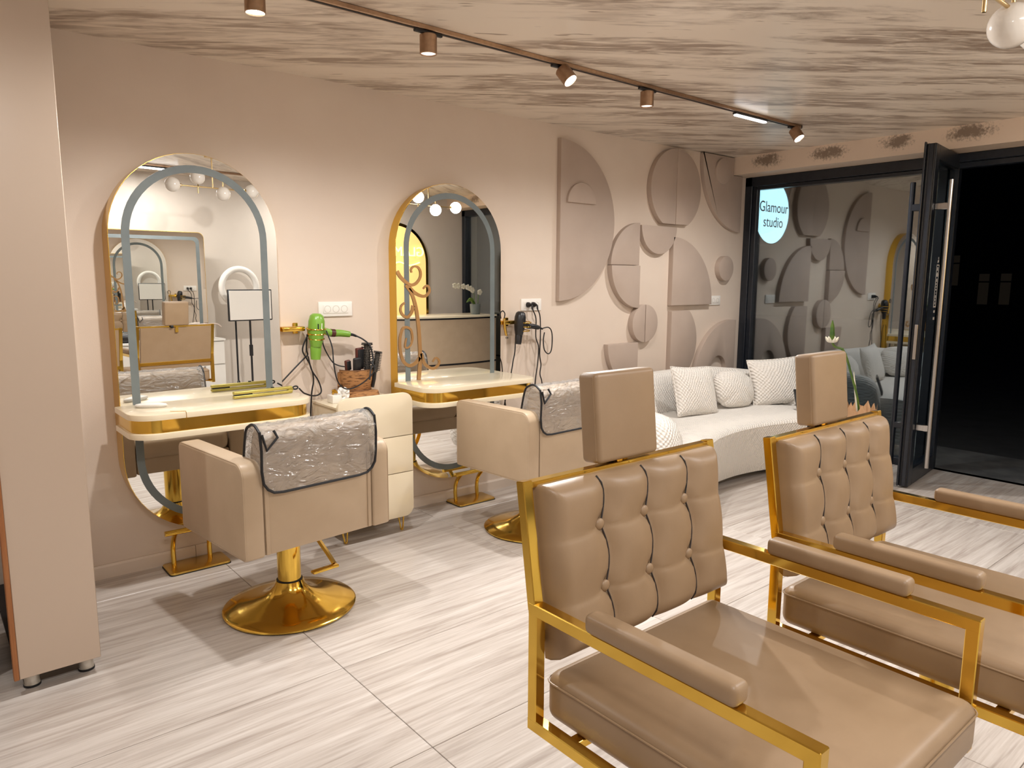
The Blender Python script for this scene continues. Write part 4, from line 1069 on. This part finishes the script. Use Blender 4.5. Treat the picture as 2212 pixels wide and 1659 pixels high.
# woven brush basket and its brushes
bs = thing('brush_basket', 'brown woven brush basket on the drawer cabinet', 'basket', (1.955, -0.10, 0.764))
obj('backing', prism(B(), rrect(-0.105, 0.0, 0.105, 0.155, 0.012, 4), 0.03, 0.018, 'xz', bev=0.002), 'wicker', bs)
b = B()
half = [(0.100 * math.cos(a), 0.016 - 0.105 * math.sin(a)) for a in [PI * i / 20 for i in range(21)]]
rings = []
for z, s in ((0.045, 0.80), (0.07, 0.88), (0.11, 0.96), (0.165, 1.0)): rings.append([b.verts.new((x * s, 0.016 + (y - 0.016) * s, z)) for x, y in half])
rings += [[b.verts.new((x * 0.94, 0.016 + (y - 0.016) * 0.94, 0.165)) for x, y in half], [b.verts.new((x * 0.76, 0.016 + (y - 0.016) * 0.76, 0.05)) for x, y in half]]
for a, c in zip(rings, rings[1:]):
    for k in range(20): b.faces.new((a[k], a[k + 1], c[k + 1], c[k]))
b.faces.new(rings[-1]); b.faces.new(rings[0][::-1])
pk = obj('pocket', b, 'wicker', bs, 50)
b = B()
for z, s in ((0.166, 0.97), (0.05, 0.82)): tube(b, [(x * s, 0.016 + (y - 0.016) * s, z) for x, y in half], 0.004, 6)
obj('rim', b, 'wicker0', pk)
b = B(); lathe(b, [(0, 0), (0.10, 0), (0.108, 0.02), (0.10, 0.045), (0, 0.05)], 24, (-0.002, -0.06, 0), None, 1.0, 0.65); obj('lower_pouch', b, 'wicker', bs)

def round_brush(label, x, y, z, tx, ty, L=0.17, r=0.026, mat='black'):
    t = thing('hair_brush', label, 'hair brush', (x, y, z)); t.rotation_euler = (ty, tx, 0)
    b = B(); lathe(b, [(0, 0), (0.009, 0), (0.012, 0.05), (0.010, 0.09), (0, 0.09)], 14); obj('handle', b, mat, t)
    b = B(); lathe(b, [(0, 0.085), (r * 0.6, 0.09), (r * 0.6, 0.085 + L), (0, 0.09 + L)], 18); obj('barrel', b, 'bristle', t)
    b = B()
    for k in range(11):
        zz = 0.10 + k * (L - 0.02) / 10
        for i in range(14):
            a = 2 * PI * (i + 0.5 * (k % 2)) / 14
            tube(b, [(r * 0.55 * math.cos(a), r * 0.55 * math.sin(a), zz), (r * 1.12 * math.cos(a), r * 1.12 * math.sin(a), zz + 0.004)], 0.0013, 4)
    obj('bristles', b, 'black', t, kind='stuff')
    b = B(); lathe(b, [(0, 0.088 + L), (r * 1.05, 0.088 + L), (r * 1.05, 0.094 + L), (0, 0.096 + L)], 18); obj('cap', b, mat, t)
    return t
def flat_brush(label, x, y, z, tx, ty, w, h, mat):
    t = thing('hair_brush', label, 'hair brush', (x, y, z)); t.rotation_euler = (ty, tx, 0.3)
    b = B(); box(b, (0, 0, 0.05), (0.018, 0.014, 0.10), 0.005, 2); obj('handle', b, mat, t)
    b = B(); box(b, (0, 0, 0.10 + h / 2), (w, 0.02, h), 0.007, 3); obj('head', b, mat, t)
    b = B(); box(b, (0, -0.012, 0.10 + h / 2), (w * 0.82, 0.006, h * 0.85), 0.003, 2); obj('pad', b, 'black', t)
    return t
round_brush('tall black round brush with open bristles in the woven basket', 2.015, -0.115, 0.830, 0.0, 0.02, 0.155, 0.030)
round_brush('smaller round brush leaning out of the right side of the basket', 2.028, -0.150, 0.825, 0.16, 0.06, 0.115, 0.024)
flat_brush('black and red-brown paddle brush standing in the middle of the basket', 1.965, -0.115, 0.830, -0.03, 0.05, 0.055, 0.125, 'brushred')
flat_brush('short red-brown brush at the left of the basket', 1.900, -0.115, 0.830, -0.12, 0.05, 0.035, 0.06, 'brushred')
flat_brush('black flat brush with a square head leaning left in the basket', 1.935, -0.14, 0.830, -0.10, 0.12, 0.05, 0.075, 'black')
cmb = thing('white_comb', 'white comb sticking up at the front of the basket', 'comb', (1.920, -0.165, 0.84))
b = B(); box(b, (0, 0, 0.06), (0.008, 0.004, 0.12), 0.001, 1); obj('spine', b, 'plastic', cmb)
b = B()
for k in range(12): box(b, (0.010, 0, 0.03 + k * 0.0075), (0.014, 0.002, 0.003))
obj('teeth', b, 'plastic', cmb)

# ================================================================== TRACK LIGHTING
tr = thing('track_rail', 'long bronze lighting track on the ceiling', 'track', (2.05, -1.085, ZC))
obj('rail', box(B(), (0.02, 0, -0.010), (5.60, 0.034, 0.0195), 0.002, 1), 'bronze', tr)
obj('groove', box(B(), (0.02, 0, -0.0205), (5.56, 0.012, 0.002)), 'rubber', tr)
for x in (-2.785, 2.825): obj('end_cap', box(B(), (x, 0, -0.010), (0.012, 0.036, 0.021), 0.002, 1), 'black', tr)
def track_lamp(label, x, tilt, energy, target, size, bright, blend=0.6):
    t = thing('track_spotlight', label, 'spotlight', (x, -1.085, ZC - 0.0215))
    obj('adapter', box(B(), (0, 0, -0.006), (0.14, 0.016, 0.012), 0.002, 1), 'black', t)
    R = tilt
    b = B(); lathe(b, [(0, 0.0), (0.034, 0.0), (0.037, -0.003), (0.037, -0.078), (0.034, -0.080), (0.032, -0.072), (0, -0.072)], 28, (0, 0, -0.013), R); obj('housing', b, 'bronze', t)
    b = B(); lathe(b, [(0, -0.073), (0.0315, -0.073), (0.0315, -0.0745), (0, -0.0765)], 24, (0, 0, -0.013), R); obj('lens', b, 'lens' if bright else 'lensdim', t)
    if energy > 0:
        o = R @ Vector((0, 0, -0.09)) + Vector((0, 0, -0.013))
        tl = Vector(target) - Vector((x, -1.085, ZC - 0.0215))
        lamp_light('SPOT', 'spot_light', t, o, energy, tl, size, blend, 0.03)
    return t
I3 = Matrix.Identity(3)
track_lamp('bright track spotlight at the top edge above the nearest chair', 1.07, I3, 72, (1.12, -1.18, 0), 164, True, 0.75)
track_lamp('upright bronze track spotlight, second along the rail', 1.815, I3, 36, (1.85, -1.15, 0), 166, False, 0.7)
track_lamp('tilted track spotlight shining toward the room, middle of the rail', 2.60, Matrix.Rotation(-0.25, 3, 'Y') @ Matrix.Rotation(-0.65, 3, 'X'), 150, (2.3, -3.0, 0.3), 120, True, 0.6)
track_lamp('upright bronze track spotlight, between the tilted one and the linear light', 3.25, I3, 48, (3.3, -1.15, 0), 166, False, 0.7)
track_lamp('bright track spotlight at the far end of the rail near the beam', 4.80, Matrix.Rotation(-0.6, 3, 'X'), 74, (4.75, -1.1, 0), 164, True, 0.7)
track_lamp('track spotlight at the near end of the rail beside the tall cabinet', -0.45, I3, 38, (-0.45, -1.3, 0), 170, True, 0.5)
ln = thing('linear_track_light', 'glowing linear light inset in the ceiling track', 'light', (4.27, -1.085, ZC - 0.0215))
obj('housing', box(B(), (0, 0, -0.006), (0.36, 0.03, 0.012), 0.002, 1), 'black', ln)
obj('diffuser', box(B(), (0, 0, -0.016), (0.34, 0.026, 0.009), 0.003, 2), 'linear', ln)

# added track of fill lights, out of view over the dresser side
fill_track = thing('track_rail', 'added out-of-view bronze fill-light track over the opposite half of the room', 'track', (2.2, -3.95, ZC))
obj('rail', box(B(), (0, 0, -0.010), (5.0, 0.034, 0.0195), 0.002, 1), 'bronze', fill_track)
for k, x in enumerate((0.2, 2.2, 4.2)):
    l2 = thing('linear_track_light', ('added linear fill light above the viewer', 'added linear fill light above the dresser', 'added linear fill light above the reception desk')[k], 'light', (x, -3.95, ZC - 0.0205))
    obj('housing', box(B(), (0, 0, -0.006), (0.66, 0.03, 0.012), 0.002, 1), 'black', l2)
    obj('diffuser', box(B(), (0, 0, -0.016), (0.64, 0.026, 0.009), 0.003, 2), 'linear', l2)
    ld = bpy.data.lights.new('linear_fill', 'AREA'); ld.shape = 'RECTANGLE'; ld.size = 0.64; ld.size_y = 0.026; ld.energy = 22; ld.color = LAMP_WHITE
    lo = bpy.data.objects.new('linear_fill', ld); COL.objects.link(lo); lo.parent = l2; lo.location = (0, 0, -0.024)

# ================================================================== PENDANTS
def pendant(label, x, y, lit):
    t = thing('globe_pendant', label, 'pendant light', (x, y, ZC))
    b = B(); lathe(b, [(0, 0), (0.06, 0), (0.06, -0.022), (0, -0.026)], 28); obj('canopy', b, 'brass', t)
    b = B(); tube(b, [(0, 0, -0.02), (0, 0, -0.28)], 0.006, 10); obj('stem', b, 'brass', t)
    b = B(); tube(b, [(-0.285, 0, -0.28), (0.30, 0, -0.28)], 0.006, 10); obj('bar', b, 'brass', t)
    for gx, gz, rod in ((-0.345, -0.28, None), (-0.13, -0.200, (-0.25, -0.335)), (0.092, -0.322, (-0.30, -0.20)), (0.36, -0.28, None)):
        b = B()
        if rod: tube(b, [(gx, 0, rod[0] if gz > -0.28 else -0.28), (gx, 0, rod[1])], 0.006, 10); tube(b, [(gx, 0, -0.28), (gx, 0, gz)], 0.006, 10)
        else: tube(b, [(gx * 0.80, 0, gz), (gx * 0.86, 0, gz)], 0.016, 12)
        a = obj('arm', b, 'brass', t)
        b = B(); sphere(b, (gx, 0, gz), 0.062, 32); g = obj('globe', b, 'globe_on' if lit else 'globe', a)
    return t
pendant('unlit brass pendant with four opal globes above the tufted armchairs', 2.46, -3.035, False)
pendant('lit brass pendant with four glowing globes above the reception desk', 4.46, -3.10, True)

# ================================================================== PLANT BY THE SOFA END
pl = thing('potted_orchid_stem', 'single green flower stem in paper-wrapped pot beside the sofa end', 'plant', (5.16, -1.52, 0.0))
b = B(); lathe(b, [(0, 0), (0.075, 0), (0.085, 0.02), (0.10, 0.46), (0.094, 0.46), (0.08, 0.44), (0, 0.44)], 28); obj('pot', b, 'cream', pl)
b = B(); nn = 26; ra, rb = [], []
for k in range(nn):
    a = 2 * PI * k / nn; h = 0.56 + (0.035 if k % 3 == 0 else -0.015) + 0.01 * math.sin(3 * a)
    ra.append(b.verts.new((0.088 * math.cos(a), 0.088 * math.sin(a), 0.42))); rb.append(b.verts.new((0.105 * math.cos(a), 0.105 * math.sin(a), h)))
for k in range(nn): b.faces.new((ra[k], ra[(k + 1) % nn], rb[(k + 1) % nn], rb[k]))
obj('paper_wrap', b, 'paper', pl, 20)
def w2(x, y, z): return (x - 5.16, y + 1.52, z)
sp = catmull([(0, 0, 0.44), w2(5.14, -1.50, 0.62), w2(5.11, -1.46, 0.78), w2(5.085, -1.43, 0.90), w2(5.06, -1.405, 0.965), w2(5.02, -1.37, 0.985), w2(5.0, -1.355, 1.02)], 6)
b = B(); tube(b, sp, 0.008, 8); stm = obj('stem', b, 'stem', pl)
b = B()
for q_ in (9, 15, 20, 24): sphere(b, sp[q_] + Vector((0.006, 0, 0)), 0.010, 8, (0.7, 0.7, 1.3))
obj('bud', b, 'stem', stm)
b = B(); c = sp[-1]
tube(b, [c, c + Vector((0.0, 0, 0.05)), c + Vector((0.002, 0.004, 0.11)), c + Vector((0.002, 0.006, 0.15))], [0.012, 0.018, 0.013, 0.003], 8); obj('flower_spike', b, 'stem', pl)
for k in range(6):
    a = 2 * PI * k / 6; b = B()
    tube(b, catmull([c + Vector((0, 0, -0.005)), c + Vector((0.026 * math.cos(a), 0.026 * math.sin(a), 0.008)), c + Vector((0.042 * math.cos(a), 0.042 * math.sin(a), 0.035))], 4), [0.004, 0.006, 0.009, 0.011, 0.012, 0.011, 0.009, 0.006, 0.002], 6)
    obj('petal', b, 'petal', pl)
b = B(); tube(b, catmull([(0.01, 0.02, 0.5), (0.03, 0.06, 0.66), (0.045, 0.09, 0.80)], 5), [0.009, 0.011, 0.011, 0.011, 0.01, 0.009, 0.008, 0.006, 0.004, 0.003, 0.001], 6); obj('leaf', b, 'petal', pl)

# ================================================================== OPPOSITE SIDE (seen in the mirrors)
# large rounded mirror on the opposite wall
mo = thing('wall_mirror', 'large rounded rectangular mirror standing on the dresser opposite', 'mirror', (2.03, YB + 0.10, 1.36), 0.11)
obj('body', prism(B(), rrect(-0.85, -0.55, 0.85, 0.55, 0.06, 6), 0, 0.03), 'goldsatin', mo)
obj('mirror_glass', prism(B(), rrect(-0.845, -0.545, 0.845, 0.545, 0.058, 6), 0.03, 0.034), 'mirror', mo, 30)
obj('light_strip', band(B(), rrect(-0.80, -0.50, 0.80, 0.50, 0.05, 6), rrect(-0.765, -0.465, 0.765, 0.465, 0.04, 6), 0.033, 0.0352), 'stripgrey', mo, 0)
# white dresser, drawers one by one
dr = thing('white_dresser', 'long white dresser with drawers below the opposite mirror', 'dresser', (2.05, -4.30, 0))
obj('carcass', box(B(), (0, 0, 0.40), (1.80, 0.40, 0.76), 0.002, 1), 'white', dr)
obj('top', box(B(), (0, 0.005, 0.792), (1.82, 0.43, 0.022), 0.003, 1), 'white', dr)
for i in range(4):
    for j in range(3):
        d = obj('drawer', box(B(), (-0.675 + i * 0.45, 0.208, 0.165 + j * 0.245), (0.44, 0.018, 0.235), 0.003, 1), 'white', dr)
        obj('handle', box(B(), (-0.675 + i * 0.45, 0.2195, 0.27 + j * 0.245), (0.02, 0.006, 0.02), 0.002, 1), 'steel', d)
kb = thing('white_warmer', 'round white pot warmer with blush lid on the dresser', 'appliance', (2.78, -4.18, 0.803))
b = B(); lathe(b, [(0, 0), (0.085, 0), (0.10, 0.02), (0.098, 0.11), (0.085, 0.135), (0, 0.135)], 32); obj('body', b, 'plastic', kb)
b = B(); lathe(b, [(0.088, 0.134), (0.08, 0.15), (0.03, 0.16), (0, 0.16)], 32); obj('lid', b, 'taupe', kb)
b = B(); tube(b, catmull([(0.06, 0, 0.15), (0.13, 0.01, 0.15), (0.17, 0.02, 0.12)], 5), 0.009, 8); obj('handle', b, 'taupe', kb)
tb2 = thing('tissue_box', 'square beige tissue box on the dresser', 'box', (2.42, -4.18, 0.803), 0.2)
obj('body', box(B(), (0, 0, 0.065), (0.14, 0.14, 0.13), 0.004, 2), 'taupe', tb2)
obj('slot', box(B(), (0, 0, 0.131), (0.08, 0.02, 0.003), 0.001, 1), 'dark', tb2)
for k, (x, mt, lb) in enumerate(((2.22, 'brushred', 'dark red cosmetics bag on the dresser'), (2.00, 'black', 'black cosmetics bag on the dresser'), (1.72, 'brushred', 'dark red cosmetics bag at the dresser end'))):
    t = thing('cosmetics_bag', lb, 'bag', (x, -4.17, 0.803), 0.1 * k)
    b = B(); box(b, (0, 0, 0.045), (0.17, 0.10, 0.09), 0.03, 3); obj('body', b, mt, t)
    b = B(); tube(b, [(-0.07, 0, 0.09), (0.07, 0, 0.09)], 0.004, 6); obj('zip', b, 'steel', t)
# studio lights
sbx = thing('softbox_light', 'white rectangular studio panel light on a black tripod', 'studio light', (3.232, -4.05, 0), 0.0)
obj('panel', box(B(), (0, 0, 1.15), (0.49, 0.03, 0.335), 0.006, 2), 'black', sbx)
obj('diffuser', box(B(), (0, 0.016, 1.15), (0.465, 0.006, 0.31), 0.002, 1), 'plastic', sbx)
b = B(); tube(b, [(0, -0.02, 0.18), (0, -0.02, 1.05)], 0.011, 10); tube(b, [(0, -0.02, 0.6), (0, -0.02, 0.72)], 0.02, 10); obj('stand', b, 'black', sbx)
for a in (0.5, 2.6, 4.7):
    b = B(); tube(b, [(0, -0.02, 0.30), (0.15 * math.cos(a), -0.02 + 0.15 * math.sin(a), 0.008)], 0.008, 8); obj('leg', b, 'black', sbx)
rl = thing('ring_light', 'white ring light on a black tripod against the opposite wall', 'ring light', (3.213, -4.25, 0))
b = B(); tube(b, [(0.195 * math.cos(a), 0, 1.34 + 0.195 * math.sin(a)) for a in [2 * PI * i / 48 for i in range(48)]], 0.034, 12, closed=True); obj('ring', b, 'plastic', rl)
b = B(); tube(b, [(-0.05, -0.02, 0.18), (-0.05, -0.02, 1.14)], 0.010, 10); obj('stand', b, 'black', rl)
for a in (0.2, 2.3, 4.4):
    b = B(); tube(b, [(-0.05, -0.02, 0.32), (-0.05 + 0.14 * math.cos(a), -0.02 + 0.14 * math.sin(a), 0.008)], 0.008, 8); obj('leg', b, 'black', rl)
# reception desk, curved front
rd = thing('reception_desk', 'curved beige reception desk with black lines opposite the far mirror', 'desk', (5.1, -3.75, 0))
def deskplan(off, n=24):
    f = [(-0.85 + 1.55 * i / n, 0.22 - 0.30 * ((i / n - 0.62) * 1.3) ** 2 + off) for i in range(n + 1)]
    return [(-0.85 - off * 0.5, -0.35)] + [(0.70 + off * 0.5, -0.35)] + f[::-1]
obj('body', prism(B(), deskplan(0), 0.0, 0.955, 'xy'), 'stylist', rd)
obj('counter', prism(B(), deskplan(0.02), 0.975, 0.998, 'xy', bev=0.004), 'cream', rd)
for z0, z1 in ((0.955, 0.975), (0.40, 0.42)): obj('black_line', prism(B(), deskplan(0.004), z0, z1, 'xy'), 'rubber', rd)
op = thing('orchid_pot', 'white orchid in a grey pot on the reception desk', 'plant', (5.58, -3.75, 0.998))
b = B(); lathe(b, [(0, 0), (0.055, 0), (0.062, 0.01), (0.07, 0.13), (0.064, 0.13), (0, 0.12)], 24); obj('pot', b, 'stripgrey', op)
for (dx, h, nb, ln_) in ((-0.02, 0.34, 6, -0.30), (0.04, 0.26, 2, 0.03)):
    P = catmull([(dx, 0, 0.12), (dx * 1.2, 0.0, h * 0.8), (dx + ln_ * 0.35, 0.0, h), (dx + ln_, 0.0, h + 0.02)], 6)
    b = B(); tube(b, P, 0.004, 6); s_ = obj('stem', b, 'stem', op)
    for k in range(nb):
        c = P[-1 - int(k * 2)]; b = B()
        for j in range(5):
            a = 2 * PI * j / 5; sphere(b, c + Vector((0.020 * math.cos(a), 0.008, 0.020 * math.sin(a))), 0.018, 10, (1, 0.35, 1))
        obj('flower', b, 'petal', s_)
b = B(); tube(b, catmull([(0, 0, 0.11), (-0.08, 0.02, 0.19), (-0.16, 0.03, 0.15)], 5), [0.01, 0.015, 0.02, 0.022, 0.024, 0.024, 0.022, 0.018, 0.012, 0.008, 0.002], 6); obj('leaf', b, 'stem', op)
# glowing arched sign on the opposite wall
ar = thing('neon_sign', 'glowing amber arch sign with yellow neon lettering behind reception', 'sign', (4.86, YB + 0.001, 1.45))
obj('arch_frame', prism(B(), arc(0, 0.20, 0.50, 0, 180, 30) + [(-0.50, -0.55), (0.50, -0.55)], 0, 0.03), 'gold', ar)
obj('arch_panel', prism(B(), arc(0, 0.20, 0.46, 0, 180, 30) + [(-0.46, -0.51), (0.46, -0.51)], 0.03, 0.036), 'archglow', ar, 30)
o = obj('lettering', text_mesh('GLAMOUR', 0.17, 0.006, 0.0, space=1.0), 'neon', ar); o.rotation_euler = (PI / 2, 0, PI); o.location = (0.02, 0.046, 0.33)
b = B(); tube(b, catmull([(0.36, 0.045, 0.20), (0.2, 0.045, 0.16), (0.05, 0.045, 0.20), (-0.1, 0.045, 0.15), (-0.28, 0.045, 0.19)], 8), 0.008, 8); obj('neon_stroke', b, 'neon', ar)
